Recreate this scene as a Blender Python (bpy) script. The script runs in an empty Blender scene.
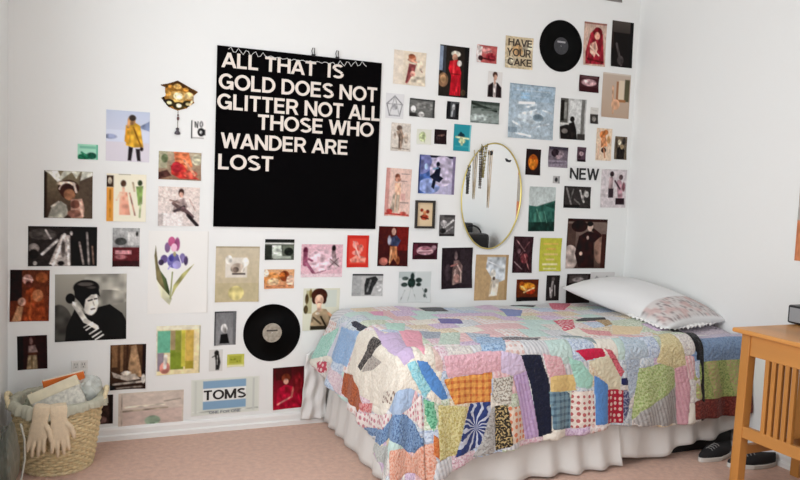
import bpy, bmesh, math, random
import numpy as np
from mathutils import Vector, Matrix

SC = bpy.context.scene
C = SC.collection

# ------------------------------------------------------------------ camera, light, exposure
CAM_POS = (-3.1195, -3.7436, 1.2831)
YAW, PITCH, ROLL = .39884, .07375, .04122
cam_data = bpy.data.cameras.new('camera')
cam_data.sensor_width = 36
cam_data.lens = 740 / 800 * 36
cam_data.clip_start = .05
cam = bpy.data.objects.new('camera', cam_data)
C.objects.link(cam)
fw = Vector((math.sin(YAW) * math.cos(PITCH), math.cos(YAW) * math.cos(PITCH), -math.sin(PITCH)))
rt = Vector((math.cos(YAW), -math.sin(YAW), 0)); up = rt.cross(fw)
r2 = rt * math.cos(ROLL) + up * math.sin(ROLL); u2 = up * math.cos(ROLL) - rt * math.sin(ROLL)
m = Matrix((r2, u2, -fw)).transposed().to_4x4(); m.translation = Vector(CAM_POS)
cam.matrix_world = m
SC.camera = cam

SC.view_settings.view_transform = 'Standard'
SC.view_settings.look = 'None'
SC.view_settings.gamma = 1
SC.view_settings.use_curve_mapping = False
SC.view_settings.exposure = -0.04

world = bpy.data.worlds.new('daylight'); SC.world = world
world.use_nodes = True
world.node_tree.nodes['Background'].inputs[0].default_value = (.80, .90, 1, 1)
world.node_tree.nodes['Background'].inputs[1].default_value = 1.0

def area(name, loc, rot, sx, sy, power, col):
    l = bpy.data.lights.new(name, 'AREA'); l.shape = 'RECTANGLE'; l.size = sx; l.size_y = sy; l.energy = power; l.color = col
    o = bpy.data.objects.new(name, l); C.objects.link(o); o.location = loc; o.rotation_euler = rot
    return o
ROOM_L, ROOM_F, ROOM_H = -3.457, -4.7, 2.75        # left wall X, front wall Y, ceiling
WL = (-2.75, -.95, .75, 2.3)                       # left window: Y0, Y1, Z0, Z1
WF = (-2.7, -.9, .85, 2.25)                         # front window: X0, X1, Z0, Z1
# daylight just outside the two windows, aimed through the openings
area('daylight_left_window', (ROOM_L - .22, (WL[0] + WL[1]) / 2, (WL[2] + WL[3]) / 2), (0, -math.pi / 2, 0), WL[3] - WL[2], WL[1] - WL[0], 63, (.935, .97, 1))
area('daylight_front_window', ((WF[0] + WF[1]) / 2, ROOM_F - .22, (WF[2] + WF[3]) / 2), (math.pi / 2, 0, 0), WF[1] - WF[0], WF[3] - WF[2], 31, (1, .985, .99))

# ------------------------------------------------------------------ helpers
def lin(c):
    return tuple(((v / 255) / 12.92 if v / 255 <= .04045 else ((v / 255 + .055) / 1.055) ** 2.4) for v in c)
def hx(h):
    if len(h) == 3: h = ''.join(ch * 2 for ch in h)
    return tuple(int(h[i:i + 2], 16) for i in (0, 2, 4))
def hl(h): return lin(hx(h)) + (1,)

def mat(name, col, rough=.6, metal=0., bump=0., bscale=200., spec=.5, noise=0., nscale=20., sheen=0., stretch=None):
    m = bpy.data.materials.new(name); m.use_nodes = True
    n = m.node_tree; b = n.nodes['Principled BSDF']
    b.inputs['Base Color'].default_value = hl(col); b.inputs['Roughness'].default_value = rough
    b.inputs['Metallic'].default_value = metal; b.inputs['Specular IOR Level'].default_value = spec
    b.inputs['Sheen Weight'].default_value = sheen
    tc = n.nodes.new('ShaderNodeTexCoord'); vec = tc.outputs['Object']
    if stretch:
        mp = n.nodes.new('ShaderNodeMapping'); mp.inputs['Scale'].default_value = stretch
        n.links.new(vec, mp.inputs['Vector']); vec = mp.outputs['Vector']
    if noise:
        t = n.nodes.new('ShaderNodeTexNoise'); t.inputs['Scale'].default_value = nscale; t.inputs['Detail'].default_value = 6
        n.links.new(vec, t.inputs['Vector'])
        r = n.nodes.new('ShaderNodeValToRGB'); c = hl(col)
        r.color_ramp.elements[0].position = .3; r.color_ramp.elements[1].position = .7
        r.color_ramp.elements[0].color = tuple(v * (1 - noise) for v in c[:3]) + (1,)
        r.color_ramp.elements[1].color = tuple(min(1, v * (1 + noise * .6)) for v in c[:3]) + (1,)
        n.links.new(t.outputs['Fac'], r.inputs['Fac']); n.links.new(r.outputs['Color'], b.inputs['Base Color'])
    if bump:
        t = n.nodes.new('ShaderNodeTexNoise'); t.inputs['Scale'].default_value = bscale; t.inputs['Detail'].default_value = 4
        n.links.new(vec, t.inputs['Vector'])
        u = n.nodes.new('ShaderNodeBump'); u.inputs['Strength'].default_value = bump; u.inputs['Distance'].default_value = .01
        n.links.new(t.outputs['Fac'], u.inputs['Height']); n.links.new(u.outputs['Normal'], b.inputs['Normal'])
    return m

def attr_mat(name, rough=.5, spec=.4, bump=0., bscale=300.):
    m = mat(name, 'ffffff', rough, spec=spec, bump=bump, bscale=bscale)
    n = m.node_tree; a = n.nodes.new('ShaderNodeAttribute'); a.attribute_name = 'Col'
    n.links.new(a.outputs['Color'], n.nodes['Principled BSDF'].inputs['Base Color'])
    return m

def tag(o, label=None, cat=None, group=None, kind=None):
    if label: o['label'] = label
    if cat: o['category'] = cat
    if group: o['group'] = group
    if kind: o['kind'] = kind
    return o

def link(name, me, m=None, parent=None, smooth=False):
    o = bpy.data.objects.new(name, me); C.objects.link(o)
    if m is not None:
        for x in (m if isinstance(m, (list, tuple)) else [m]): me.materials.append(x)
    if smooth:
        for p in me.polygons: p.use_smooth = True
    if parent is not None: o.parent = parent
    return o

def obj(name, bm, m=None, parent=None, smooth=False, bevel=0.):
    bmesh.ops.recalc_face_normals(bm, faces=bm.faces)
    me = bpy.data.meshes.new(name); bm.to_mesh(me); bm.free()
    o = link(name, me, m, parent, smooth)
    if bevel:
        b = o.modifiers.new('bevel', 'BEVEL'); b.width = bevel; b.segments = 2; b.limit_method = 'ANGLE'
    return o

def empty(name, loc=(0, 0, 0), rz=0.):
    o = bpy.data.objects.new(name, None); C.objects.link(o); o.location = loc; o.rotation_euler = (0, 0, rz)
    o.empty_display_size = .05
    return o

def box(bm, x0, x1, y0, y1, z0, z1):
    vs = [bm.verts.new(p) for p in ((x0, y0, z0), (x1, y0, z0), (x1, y1, z0), (x0, y1, z0), (x0, y0, z1), (x1, y0, z1), (x1, y1, z1), (x0, y1, z1))]
    for f in ((0, 3, 2, 1), (4, 5, 6, 7), (0, 1, 5, 4), (1, 2, 6, 5), (2, 3, 7, 6), (3, 0, 4, 7)):
        bm.faces.new([vs[i] for i in f])
    return vs

def tube(bm, pts, r, n=8, closed=False):
    """swept tube, r a number or one radius per point"""
    pts = [Vector(p) for p in pts]; N = len(pts)
    rr = r if isinstance(r, (list, tuple)) else [r] * N
    rings = []; prev = None
    for i, p in enumerate(pts):
        if closed: d = pts[(i + 1) % N] - pts[i - 1]
        else: d = pts[min(i + 1, N - 1)] - pts[max(i - 1, 0)]
        d.normalize()
        ref = prev if prev is not None else (Vector((0, 0, 1)) if abs(d.z) < .9 else Vector((1, 0, 0)))
        a = (ref - d * ref.dot(d)).normalized(); b = d.cross(a); prev = a
        rings.append([bm.verts.new(p + (a * math.cos(2 * math.pi * k / n) + b * math.sin(2 * math.pi * k / n)) * rr[i]) for k in range(n)])
    for i in range(N if closed else N - 1):
        A, B = rings[i], rings[(i + 1) % N]
        for k in range(n): bm.faces.new((A[k], A[(k + 1) % n], B[(k + 1) % n], B[k]))
    if not closed:
        bm.faces.new(rings[0][::-1]); bm.faces.new(rings[-1])

def lathe(bm, prof, n=48, axis='z', c=(0, 0, 0), cap=True):
    rings = []
    for r, h in prof:
        ring = []
        for k in range(n):
            a = 2 * math.pi * k / n; x, y = r * math.cos(a), r * math.sin(a)
            p = (x, y, h) if axis == 'z' else (x, h, y)
            ring.append(bm.verts.new((p[0] + c[0], p[1] + c[1], p[2] + c[2])))
        rings.append(ring)
    for A, B in zip(rings, rings[1:]):
        for k in range(n): bm.faces.new((A[k], A[(k + 1) % n], B[(k + 1) % n], B[k]))
    if cap: bm.faces.new(rings[0][::-1]); bm.faces.new(rings[-1])

def ball(bm, c, r, n=10, sc=(1, 1, 1)):
    geo = bmesh.ops.create_uvsphere(bm, u_segments=n, v_segments=max(6, n // 2 + 2), radius=r)
    for v in geo['verts']: v.co = Vector((v.co.x * sc[0] + c[0], v.co.y * sc[1] + c[1], v.co.z * sc[2] + c[2]))

def grid_mesh(nx, ny, fn, keep=None):
    bm = bmesh.new()
    vs = [[bm.verts.new(fn(i / nx, j / ny)) for j in range(ny + 1)] for i in range(nx + 1)]
    for i in range(nx):
        for j in range(ny):
            if keep is None or keep(i / nx, j / ny): bm.faces.new((vs[i][j], vs[i + 1][j], vs[i + 1][j + 1], vs[i][j + 1]))
    return bm

SW = .175
def _g():
    h = SW / 2; L = lambda *p: ('L', p); A = lambda *p: ('A', p); t = 1 - h
    return {
        'A': (.74, [L((.05, 0), (.37, 1)), L((.69, 0), (.37, 1)), L((.17, .30), (.57, .30))]),
        'C': (.76, [A(.40, .5, .33, .5 - h, 40, 320)]),
        'D': (.74, [L((h, 0), (h, 1)), L((h, t), (.30, t)), L((h, h), (.30, h)), A(.30, .5, .36, .5 - h, -90, 90)]),
        'E': (.64, [L((h, 0), (h, 1)), L((h, t), (.60, t)), L((h, .52), (.56, .52)), L((h, h), (.61, h))]),
        'F': (.60, [L((h, 0), (h, 1)), L((h, t), (.58, t)), L((h, .50), (.52, .50))]),
        'G': (.80, [A(.40, .5, .33, .5 - h, 38, 335), L((.42, .45), (.745, .45)), L((.70, .50), (.70, .0))]),
        'H': (.74, [L((h, 0), (h, 1)), L((.66, 0), (.66, 1)), L((h, .53), (.66, .53))]),
        'I': (.24, [L((h + .02, 0), (h + .02, 1))]),
        'K': (.72, [L((h, 0), (h, 1)), L((.64, 1.0), (.10, .42)), L((.26, .56), (.66, 0))]),
        'L': (.56, [L((h, 0), (h, 1)), L((h, h), (.54, h))]),
        'M': (.90, [L((h, 0), (h, 1)), L((.80, 0), (.80, 1)), L((.09, 1), (.44, .04)), L((.79, 1), (.44, .04))]),
        'N': (.76, [L((h, 0), (h, 1)), L((.67, 0), (.67, 1)), L((.09, .96), (.66, .04))]),
        'O': (.84, [A(.42, .5, .35, .5 - h, 0, 360)]),
        'R': (.72, [L((h, 0), (h, 1)), L((h, t), (.38, t)), L((h, .47), (.38, .47)), A(.38, (t + .47) / 2, .22, (t - .47) / 2, -90, 90), L((.40, .47), (.63, 0))]),
        'S': (.68, [A(.34, .73, .24, .73 - .46 - h + .0, 30, 200), A(.34, .27, .26, .27 - h, -150, 20), L((.125, .66), (.30, .535), (.46, .47), (.585, .36))]),
        'T': (.64, [L((.0, t), (.62, t)), L((.31, 0), (.31, 1))]),
        'U': (.74, [L((h, 1), (h, .34)), L((.66, 1), (.66, .34)), A(.3675, .34, .2925, .34 - h, 180, 360)]),
        'V': (.72, [L((.05, 1), (.36, 0)), L((.67, 1), (.36, 0))]),
        'W': (1.04, [L((.06, 1), (.28, 0)), L((.28, 0), (.52, 1)), L((.52, 1), (.76, 0)), L((.76, 0), (.98, 1))]),
        'Y': (.70, [L((.05, 1), (.34, .42)), L((.64, 1), (.34, .42)), L((.34, .46), (.34, 0))]),
    }
GLYPHS = _g()
def glyph_polys(ch, x0):
    out = []
    for kind, p in GLYPHS[ch][1]:
        if kind == 'A':
            cx, cy, rx, ry, a0, a1 = p; n = max(6, int(abs(a1 - a0) / 15))
            q = []
            for k in range(n + 1):
                a = math.radians(a0 + (a1 - a0) * k / n); c, s = math.cos(a), math.sin(a); q.append(((cx + (rx + SW / 2) * c, cy + (ry + SW / 2) * s), (cx + (rx - SW / 2) * c, cy + (ry - SW / 2) * s)))
            for (a, b), (c, d) in zip(q, q[1:]): out.append([a, b, d, c])
        else:
            for a, b in zip(p, p[1:]):
                dx, dy = b[0] - a[0], b[1] - a[1]; l = math.hypot(dx, dy); dx /= l; dy /= l
                if abs(dx) < 1e-6 or abs(dy) < 1e-6: nx, ny = -dy * SW / 2, dx * SW / 2
                elif a[1] in (0, 1, 1.) or b[1] in (0, 1, 1.) or ch in 'NM': nx, ny = SW / 2 / max(.3, abs(dy)) * .97, 0   # ends cut level
                else: nx, ny = -dy * SW / 2, dx * SW / 2
                out.append([(a[0] + nx, a[1] + ny), (a[0] - nx, a[1] - ny), (b[0] - nx, b[1] - ny), (b[0] + nx, b[1] + ny)])
    return [[(x + x0, min(1, max(0, y))) for x, y in pl] for pl in out]
def line_words(txt, gap=.055, space=.30):
    """[(word, polygons)] laid out along x from 0, and the full width"""
    x = 0; words = []; cur = []; wd = ''
    for ch in txt + ' ':
        if ch == ' ':
            if wd: words.append((wd, cur)); cur = []; wd = ''
            x += space; continue
        cur += glyph_polys(ch, x); wd += ch; x += GLYPHS[ch][0] + gap
    full = max(p[0] for w in words for pl in w[1] for p in pl)
    return words, full
def word_mesh(polys, full, w, h, depth=.0006):
    """letters in the XZ plane facing -Y; x from -w/2 of the full line, centred on z"""
    bm = bmesh.new()
    for k, pl in enumerate(polys):
        vs = [bm.verts.new((x / full * w - w / 2, -depth - k * 1.5e-5, y * h - h / 2)) for x, y in pl]
        try: f = bm.faces.new(vs)
        except ValueError: continue
        if f.calc_area() > 0:
            f.normal_update()
            if f.normal.y > 0: f.normal_flip()
    me = bpy.data.meshes.new('letters'); bm.to_mesh(me); bm.free(); return me

# ------------------------------------------------------------------ structure
M_wall = mat('painted_wall', 'edeeec', .85, bump=.05, bscale=60)
M_trim = mat('white_trim_paint', 'efefed', .45)
M_ceil = mat('ceiling_paint', 'eeeeec', .9)
# carpet
M_carpet = mat('dusty_pink_carpet', 'fbcbb4', .95, spec=.1, noise=.14, nscale=38, bump=.9, bscale=420, sheen=.3)

def struct(name, bm, m, parent=None):
    o = obj(name, bm, m, parent)
    if parent is None: o['kind'] = 'structure'
    return o
def bxs(*boxes):
    bm = bmesh.new()
    for b in boxes: box(bm, *b)
    return bm
T = .15
struct('floor', bxs((ROOM_L - T, T, ROOM_F - T, T, -.1, 0)), M_carpet)
struct('ceiling', bxs((ROOM_L - T, T, ROOM_F - T, T, ROOM_H, ROOM_H + .1)), M_ceil)
struct('wall_back', bxs((ROOM_L - T, T, 0, T, 0, ROOM_H)), M_wall)
struct('wall_right', bxs((0, T, ROOM_F - T, 0, 0, ROOM_H)), M_wall)
y0, y1, z0, z1 = WL
struct('wall_left', bxs((ROOM_L - T, ROOM_L, ROOM_F - T, y0, 0, ROOM_H), (ROOM_L - T, ROOM_L, y1, 0, 0, ROOM_H), (ROOM_L - T, ROOM_L, y0, y1, 0, z0), (ROOM_L - T, ROOM_L, y0, y1, z1, ROOM_H)), M_wall)
x0, x1, z0, z1 = WF
struct('wall_front', bxs((ROOM_L, x0, ROOM_F - T, ROOM_F, 0, ROOM_H), (x1, 0, ROOM_F - T, ROOM_F, 0, ROOM_H), (x0, x1, ROOM_F - T, ROOM_F, 0, z0), (x0, x1, ROOM_F - T, ROOM_F, z1, ROOM_H)), M_wall)
gm = bpy.data.materials.new('window_glass'); gm.use_nodes = True; nt = gm.node_tree; nt.nodes.clear()
go = nt.nodes.new('ShaderNodeOutputMaterial'); gx = nt.nodes.new('ShaderNodeMixShader'); gt = nt.nodes.new('ShaderNodeBsdfTransparent'); gg = nt.nodes.new('ShaderNodeBsdfGlossy'); gg.inputs['Roughness'].default_value = .02
gx.inputs[0].default_value = .06; nt.links.new(gt.outputs[0], gx.inputs[1]); nt.links.new(gg.outputs[0], gx.inputs[2]); nt.links.new(gx.outputs[0], go.inputs[0])
y0, y1, z0, z1 = WL
w = struct('window_1', bxs((ROOM_L - .12, ROOM_L - .07, y0, y0 + .05, z0, z1), (ROOM_L - .12, ROOM_L - .07, y1 - .05, y1, z0, z1), (ROOM_L - .12, ROOM_L - .07, y0, y1, z0, z0 + .05), (ROOM_L - .12, ROOM_L - .07, y0, y1, z1 - .05, z1), (ROOM_L - .12, ROOM_L - .07, (y0 + y1) / 2 - .02, (y0 + y1) / 2 + .02, z0, z1)), M_trim)
obj('pane', bxs((ROOM_L - .098, ROOM_L - .094, y0 + .04, y1 - .04, z0 + .04, z1 - .04)), gm, w)
x0, x1, z0, z1 = WF
w = struct('window_2', bxs((x0, x0 + .05, ROOM_F - .12, ROOM_F - .07, z0, z1), (x1 - .05, x1, ROOM_F - .12, ROOM_F - .07, z0, z1), (x0, x1, ROOM_F - .12, ROOM_F - .07, z0, z0 + .05), (x0, x1, ROOM_F - .12, ROOM_F - .07, z1 - .05, z1), ((x0 + x1) / 2 - .02, (x0 + x1) / 2 + .02, ROOM_F - .12, ROOM_F - .07, z0, z1)), M_trim)
obj('pane', bxs((x0 + .04, x1 - .04, ROOM_F - .098, ROOM_F - .094, z0 + .04, z1 - .04)), gm, w)

def baseboard(name, a, b, n):
    """moulded profile swept from a to b, n the direction into the room"""
    prof = [(0, 0), (.022, 0), (.022, .022), (.013, .028), (.013, .052), (.008, .062), (0, .064)]
    bm = bmesh.new(); A, B, N = Vector(a), Vector(b), Vector(n)
    r = [[bm.verts.new(P + N * p[0] + Vector((0, 0, p[1]))) for p in prof] for P in (A, B)]
    for k in range(len(prof)): bm.faces.new((r[0][k], r[0][(k + 1) % len(prof)], r[1][(k + 1) % len(prof)], r[1][k]))
    bm.faces.new(r[0]); bm.faces.new(r[1][::-1])
    struct(name, bm, M_trim)
baseboard('baseboard_back', (ROOM_L, 0, 0), (0, 0, 0), (0, -1, 0))
baseboard('baseboard_right', (0, 0, 0), (0, ROOM_F, 0), (-1, 0, 0))
baseboard('baseboard_left', (ROOM_L, 0, 0), (ROOM_L, ROOM_F, 0), (1, 0, 0))
baseboard('baseboard_front', (ROOM_L, ROOM_F, 0), (0, ROOM_F, 0), (0, 1, 0))
def vnoise(x, y, seed=0):
    xi, yi = math.floor(x), math.floor(y)
    fx, fy = x - xi, y - yi
    fx = fx * fx * (3 - 2 * fx); fy = fy * fy * (3 - 2 * fy)
    def h(a, b):
        n = math.sin(a * 127.1 + b * 311.7 + seed * 74.7) * 43758.5453
        return n - math.floor(n)
    return (h(xi, yi) * (1 - fx) + h(xi + 1, yi) * fx) * (1 - fy) + (h(xi, yi + 1) * (1 - fx) + h(xi + 1, yi + 1) * fx) * fy - .5

QX, QL, QW, QZ = -.33, 1.53, .90, .607     # head edge, flat length, flat width, height of the quilt's top
QR = .075

def quilt_pt(s, t, x0=QX, L=QL, W=QW, z0=QZ, drop_s=.40, drop_t=.46, lift=0.):
    """quilt sheet: s from the head edge towards the foot, t from the wall towards the room"""
    a, b = max(0., s - L), max(0., t - W)
    d = math.hypot(a, b)
    nx, ny = (a / d, b / d) if d > 1e-9 else (0., 0.)
    q = math.pi / 2 * QR
    flare = .34 * max(0., 1 - t / .55) if a > 0 else 0.
    if b > 0 and s > 1.0: flare = max(flare, .10 * min(1., (s - 1.0) / .5))
    if d < q: h, v, k = QR * math.sin(d / QR), QR * (1 - math.cos(d / QR)), 0.
    else:
        k = min(1., (d - q) / .3)
        h, v = QR + (.10 + flare) * (d - q), QR + (d - q) * math.sqrt(1 - (.10 + flare) ** 2)
    ang = math.atan2(b, a) if d > 1e-9 else 0.
    per = s * 1.0 if b > 0 and a == 0 else (L + ang * .25 if a > 0 and b > 0 else L + .4 + (W - t))
    fold = k * (.013 * math.sin(per * 23 + 1.2 * math.sin(per * 7)) + .006 * math.sin(per * 51 + 2))
    h += fold + lift * (1 if d > q else d / q)
    top = max(0., 1 - d / q)
    z = z0 - v + .022 * vnoise(s * 3.1, t * 3.1, 5) * top + .010 * vnoise(s * 9, t * 9, 6)
    z -= .022 * top * max(0., 1 - (W - t) / .25) if t < W else 0
    z += lift
    x = x0 - min(s, L) - h * nx
    y = -.035 - min(t, W) - h * ny
    return x, y, max(z, .012)

def quilt_in(s, t):
    """inside the quilt's cut outline"""
    a, b = max(0., s - QL), max(0., t - QW)
    if a > .34 + .16 * min(1., t / QW): return False
    if b > .455 + .11 * min(1., max(0., (s - .9) / .6)) + .012 * math.sin(s * 9): return False
    return math.hypot(a, b) < .60
QUILT_PATCHES = [
([(1.596, 0.444), (1.428, 0.984), (1.44, 1.17), (1.872, 0.948), (1.848, 0.378)], 'ece5d8', 'e0d6c6', 3),
([(1.722, 0.0), (1.626, 0.174), (1.782, 0.168), (1.854, 0.0)], 'b4dbcf', '8fc9b8', 3),
([(1.614, 0.168), (1.59, 0.246), (1.788, 0.198), (1.794, 0.132)], 'd5d8e4', 'd5d8e4', 0),
([(1.626, 0.192), (1.602, 0.438), (1.788, 0.378), (1.794, 0.18)], '8fb0d8', 'a5c0e0', 3),
([(1.59, 0.27), (1.566, 0.3), (1.566, 0.468), (1.602, 0.444)], '1f2638', '1f2638', 0),
([(1.59, 0.594), (1.59, 0.72), (1.668, 0.648), (1.764, 0.546), (1.752, 0.51), (1.656, 0.582)], '2c2626', '77706a', 3),
([(1.662, 0.654), (1.662, 0.774), (1.722, 0.684), (1.77, 0.558)], 'b8b0a8', '8f8780', 3),
([(1.818, 0.168), (1.842, 0.372), (1.926, 0.534), (1.926, 0.324)], 'e0cfd4', 'd0b4c0', 3),
([(1.818, 0.366), (1.8, 0.468), (1.89, 0.642), (1.938, 0.606), (1.914, 0.378)], 'b5623c', '8a4028', 3),
([(1.848, 0.066), (1.824, 0.15), (1.872, 0.18), (1.89, 0.126)], 'c04a5c', 'e8d0d0', 2),
([(1.896, 0.6), (1.86, 0.726), (1.908, 0.72), (1.92, 0.63)], 'dc9a98', 'c05058', 3),
([(1.782, 0.84), (1.722, 1.014), (1.776, 1.032), (1.824, 0.852)], 'ddd3c6', '6b4a3c', 2),
([(1.728, 1.014), (1.572, 1.104), (1.638, 1.158), (1.788, 1.104), (1.818, 0.99)], 'a9bdd8', 'a9bdd8', 0),
([(1.956, 0.534), (1.86, 0.912), (1.788, 1.104), (1.632, 1.158), (1.53, 1.128), (1.518, 1.266), (1.884, 1.062), (1.986, 0.654)], 'e8dcd8', 'c07080', 2),
([(1.986, 0.654), (1.908, 0.972), (1.524, 1.302), (1.536, 1.38), (1.74, 1.308), (1.968, 0.996), (1.998, 0.726)], '7f9cc0', '44608c', 3),
([(2.004, 0.756), (1.974, 0.996), (1.89, 1.188), (1.968, 1.254), (2.028, 1.032)], 'c2c4c0', 'a5a8a4', 3),
([(1.872, 1.194), (1.662, 1.356), (1.488, 1.314), (1.476, 1.392), (1.494, 1.47), (1.944, 1.332)], 'e6b8a4', 'd88a70', 3),
([(1.518, 1.14), (1.476, 1.158), (1.464, 1.236), (1.482, 1.272), (1.506, 1.23)], '7fc09c', '3f8f6c', 3),
([(1.482, 1.278), (1.452, 1.314), (1.458, 1.392), (1.488, 1.356)], 'd8844c', 'c05c2c', 3),
([(1.458, 1.17), (1.308, 1.194), (1.374, 1.38), (1.464, 1.386)], 'dcd49c', 'b8a860', 3),
([(1.59, 0.978), (1.548, 0.978), (1.482, 1.104), (1.512, 1.14), (1.584, 1.044)], 'a5dae2', '7fc0d0', 3),
([(1.542, 0.978), (1.494, 0.99), (1.434, 1.08), (1.404, 1.146), (1.434, 1.152), (1.482, 1.104), (1.524, 1.032)], '5a8fd0', '5a8fd0', 0),
([(1.542, 0.45), (1.554, 0.648), (1.494, 0.654), (1.548, 0.966), (1.608, 0.978), (1.602, 0.744)], 'c9b3d3', 'c9b3d3', 0),
([(1.476, 0.612), (1.362, 0.612), (1.5, 0.966), (1.536, 0.87)], 'e6a0b0', 'e6a0b0', 0),
([(1.47, 0.432), (1.356, 0.414), (1.458, 0.642), (1.512, 0.57)], 'b9dccf', 'b9dccf', 0),
([(1.428, 0.114), (1.356, 0.12), (1.404, 0.24), (1.452, 0.234)], 'e0a0bc', 'e0a0bc', 0),
([(1.098, 0.0), (0.948, 0.0), (0.99, 0.162), (1.116, 0.138)], '2b2b30', '5c5c60', 3),
([(1.152, 0.354), (1.062, 0.432), (1.086, 0.516), (1.188, 0.474)], '6a63a0', '6a63a0', 0),
([(1.368, 0.606), (1.266, 0.636), (1.32, 0.726), (1.398, 0.732)], 'a8b0bc', '8890a0', 3),
([(1.278, 0.66), (1.188, 0.678), (1.302, 0.894), (1.41, 0.888)], 'ccd9cc', 'a8c0b0', 3),
([(1.164, 0.672), (1.074, 0.756), (1.17, 0.93), (1.188, 0.822)], 'c2cdd8', '7f8fa8', 3),
([(1.416, 0.972), (1.134, 0.96), (1.146, 1.05), (1.404, 1.062)], 'e6b8c2', 'dca8b4', 3),
([(1.458, 0.894), (1.428, 0.984), (1.422, 1.044), (1.458, 1.026)], 'd8bdb4', 'd8bdb4', 0),
([(1.422, 1.068), (1.188, 1.05), (1.2, 1.176), (1.374, 1.176)], 'eaa858', 'b9522a', 1),
([(1.182, 1.08), (1.086, 1.074), (1.104, 1.2), (1.188, 1.182)], 'd3cfc4', '857a6c', 3),
([(1.296, 1.182), (1.2, 1.176), (1.194, 1.302), (1.26, 1.368), (1.38, 1.392)], '2f3f78', 'd3d8e6', 5),
([(1.194, 1.206), (1.176, 1.2), (1.182, 1.392), (1.29, 1.41), (1.248, 1.362)], 'b5b3b0', '8f8d8a', 3),
([(1.176, 1.2), (1.116, 1.2), (1.098, 1.362), (1.176, 1.386)], '2f2a22', 'c9b07c', 3),
([(1.116, 1.206), (1.026, 1.212), (1.014, 1.362), (1.098, 1.356)], 'e8d5c2', 'd8703c', 2),
([(1.086, 1.074), (1.014, 1.056), (0.942, 1.35), (1.014, 1.362)], 'c8aed4', 'a888b8', 4),
([(1.14, 0.972), (1.044, 0.99), (1.014, 1.056), (1.086, 1.074), (1.146, 1.056)], 'd5c3dc', 'd5c3dc', 0),
([(1.044, 0.99), (0.942, 0.99), (0.9, 1.11), (0.888, 1.338), (0.948, 1.356), (0.99, 1.116)], '171c33', '171c33', 0),
([(0.93, 0.984), (0.834, 1.002), (0.792, 1.116), (0.894, 1.11)], 'e6bcc0', 'dca0a8', 3),
([(0.888, 1.092), (0.762, 1.086), (0.75, 1.158), (0.894, 1.164)], 'e3c584', 'e3c584', 0),
([(0.9, 1.158), (0.78, 1.17), (0.768, 1.332), (0.882, 1.326)], '7f9fae', '3f5a70', 1),
([(0.768, 1.164), (0.66, 1.164), (0.654, 1.314), (0.768, 1.332)], 'efe2d8', 'b03038', 2),
([(0.798, 1.002), (0.726, 1.032), (0.66, 1.11), (0.672, 1.158), (0.744, 1.146)], 'a8d8c8', 'a8d8c8', 0),
([(0.654, 1.098), (0.576, 1.146), (0.576, 1.326), (0.648, 1.32)], '5a8ccb', '5a8ccb', 0),
([(0.684, 1.038), (0.564, 1.014), (0.498, 1.122), (0.498, 1.176), (0.558, 1.17)], 'e0d8bc', 'e0d8bc', 0),
([(0.756, 0.978), (0.606, 0.978), (0.588, 1.014), (0.696, 1.032)], 'cc1f48', 'cc1f48', 0),
([(0.594, 0.978), (0.552, 0.99), (0.48, 1.092), (0.498, 1.116), (0.564, 1.02)], 'd8707c', 'b04050', 3),
([(0.576, 1.17), (0.486, 1.176), (0.486, 1.332), (0.576, 1.332)], 'b01f38', 'e8d0c8', 2),
([(0.498, 1.122), (0.438, 1.122), (0.438, 1.158), (0.492, 1.152)], '1f2458', '1f2458', 0),
([(0.486, 1.176), (0.444, 1.182), (0.45, 1.278), (0.48, 1.326)], '4a4f78', 'a8aac0', 3),
([(0.48, 0.996), (0.396, 1.002), (0.384, 1.146), (0.444, 1.236)], 'b9c6d4', '98a8bc', 3),
([(0.396, 1.08), (0.186, 1.056), (0.168, 1.182), (0.384, 1.296), (0.432, 1.326)], 'bcc894', '8fa860', 3),
([(0.42, 1.332), (0.384, 1.284), (0.168, 1.182), (0.144, 1.362), (0.384, 1.35)], 'b0adab', '85827f', 4),
([(0.174, 0.81), (0.138, 0.93), (0.108, 1.074), (0.174, 1.092), (0.294, 1.056)], 'dcd0a4', 'c8b888', 3),
([(0.174, 1.092), (0.108, 1.08), (0.084, 1.194), (0.102, 1.362), (0.15, 1.362)], 'd8a8b2', 'c8909c', 4),
([(0.24, 0.0), (0.078, 0.0), (0.264, 0.192), (0.324, 0.162)], 'c8506a', 'e08898', 3),
([(0.54, 0.48), (0.42, 0.492), (0.552, 0.69), (0.636, 0.72)], 'd04a60', 'f0d8d8', 2),
([(0.708, 0.786), (0.6, 0.804), (0.624, 0.96), (0.696, 0.894)], '8f9fa0', '8f9fa0', 0),
([(0.42, 0.51), (0.33, 0.456), (0.204, 0.48), (0.246, 0.546), (0.432, 0.552)], '1d1d20', '1d1d20', 0),
([(0.306, 0.528), (0.228, 0.54), (0.294, 0.66), (0.366, 0.69)], 'a08050', 'c8b088', 3),
([(0.63, 0.078), (0.522, 0.156), (0.654, 0.348), (0.732, 0.342)], '7f8cc0', '7f8cc0', 0),
([(1.05, 0.81), (0.834, 0.816), (0.918, 0.918), (1.068, 0.9)], '5d5a60', 'a8a0a0', 3),
([(0.546, 0.0), (0.504, 0.0), (0.342, 0.018), (0.408, 0.09), (0.522, 0.0)], '2f2c30', '2f2c30', 0),
([(1.152, 0.762), (1.044, 0.816), (1.116, 0.972), (1.23, 0.96)], 'a8c2dc', '7090b8', 3),
([(0.312, 0.672), (0.156, 0.726), (0.258, 0.822), (0.408, 0.804)], 'e6cfa8', 'e6cfa8', 0),
([(0.534, 0.69), (0.39, 0.756), (0.432, 0.828), (0.54, 0.78)], 'e6a8a8', 'd08088', 3),
([(0.462, 0.9), (0.342, 0.948), (0.342, 1.026), (0.48, 1.038)], 'c2d0dc', 'a8bccc', 3)
]
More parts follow.
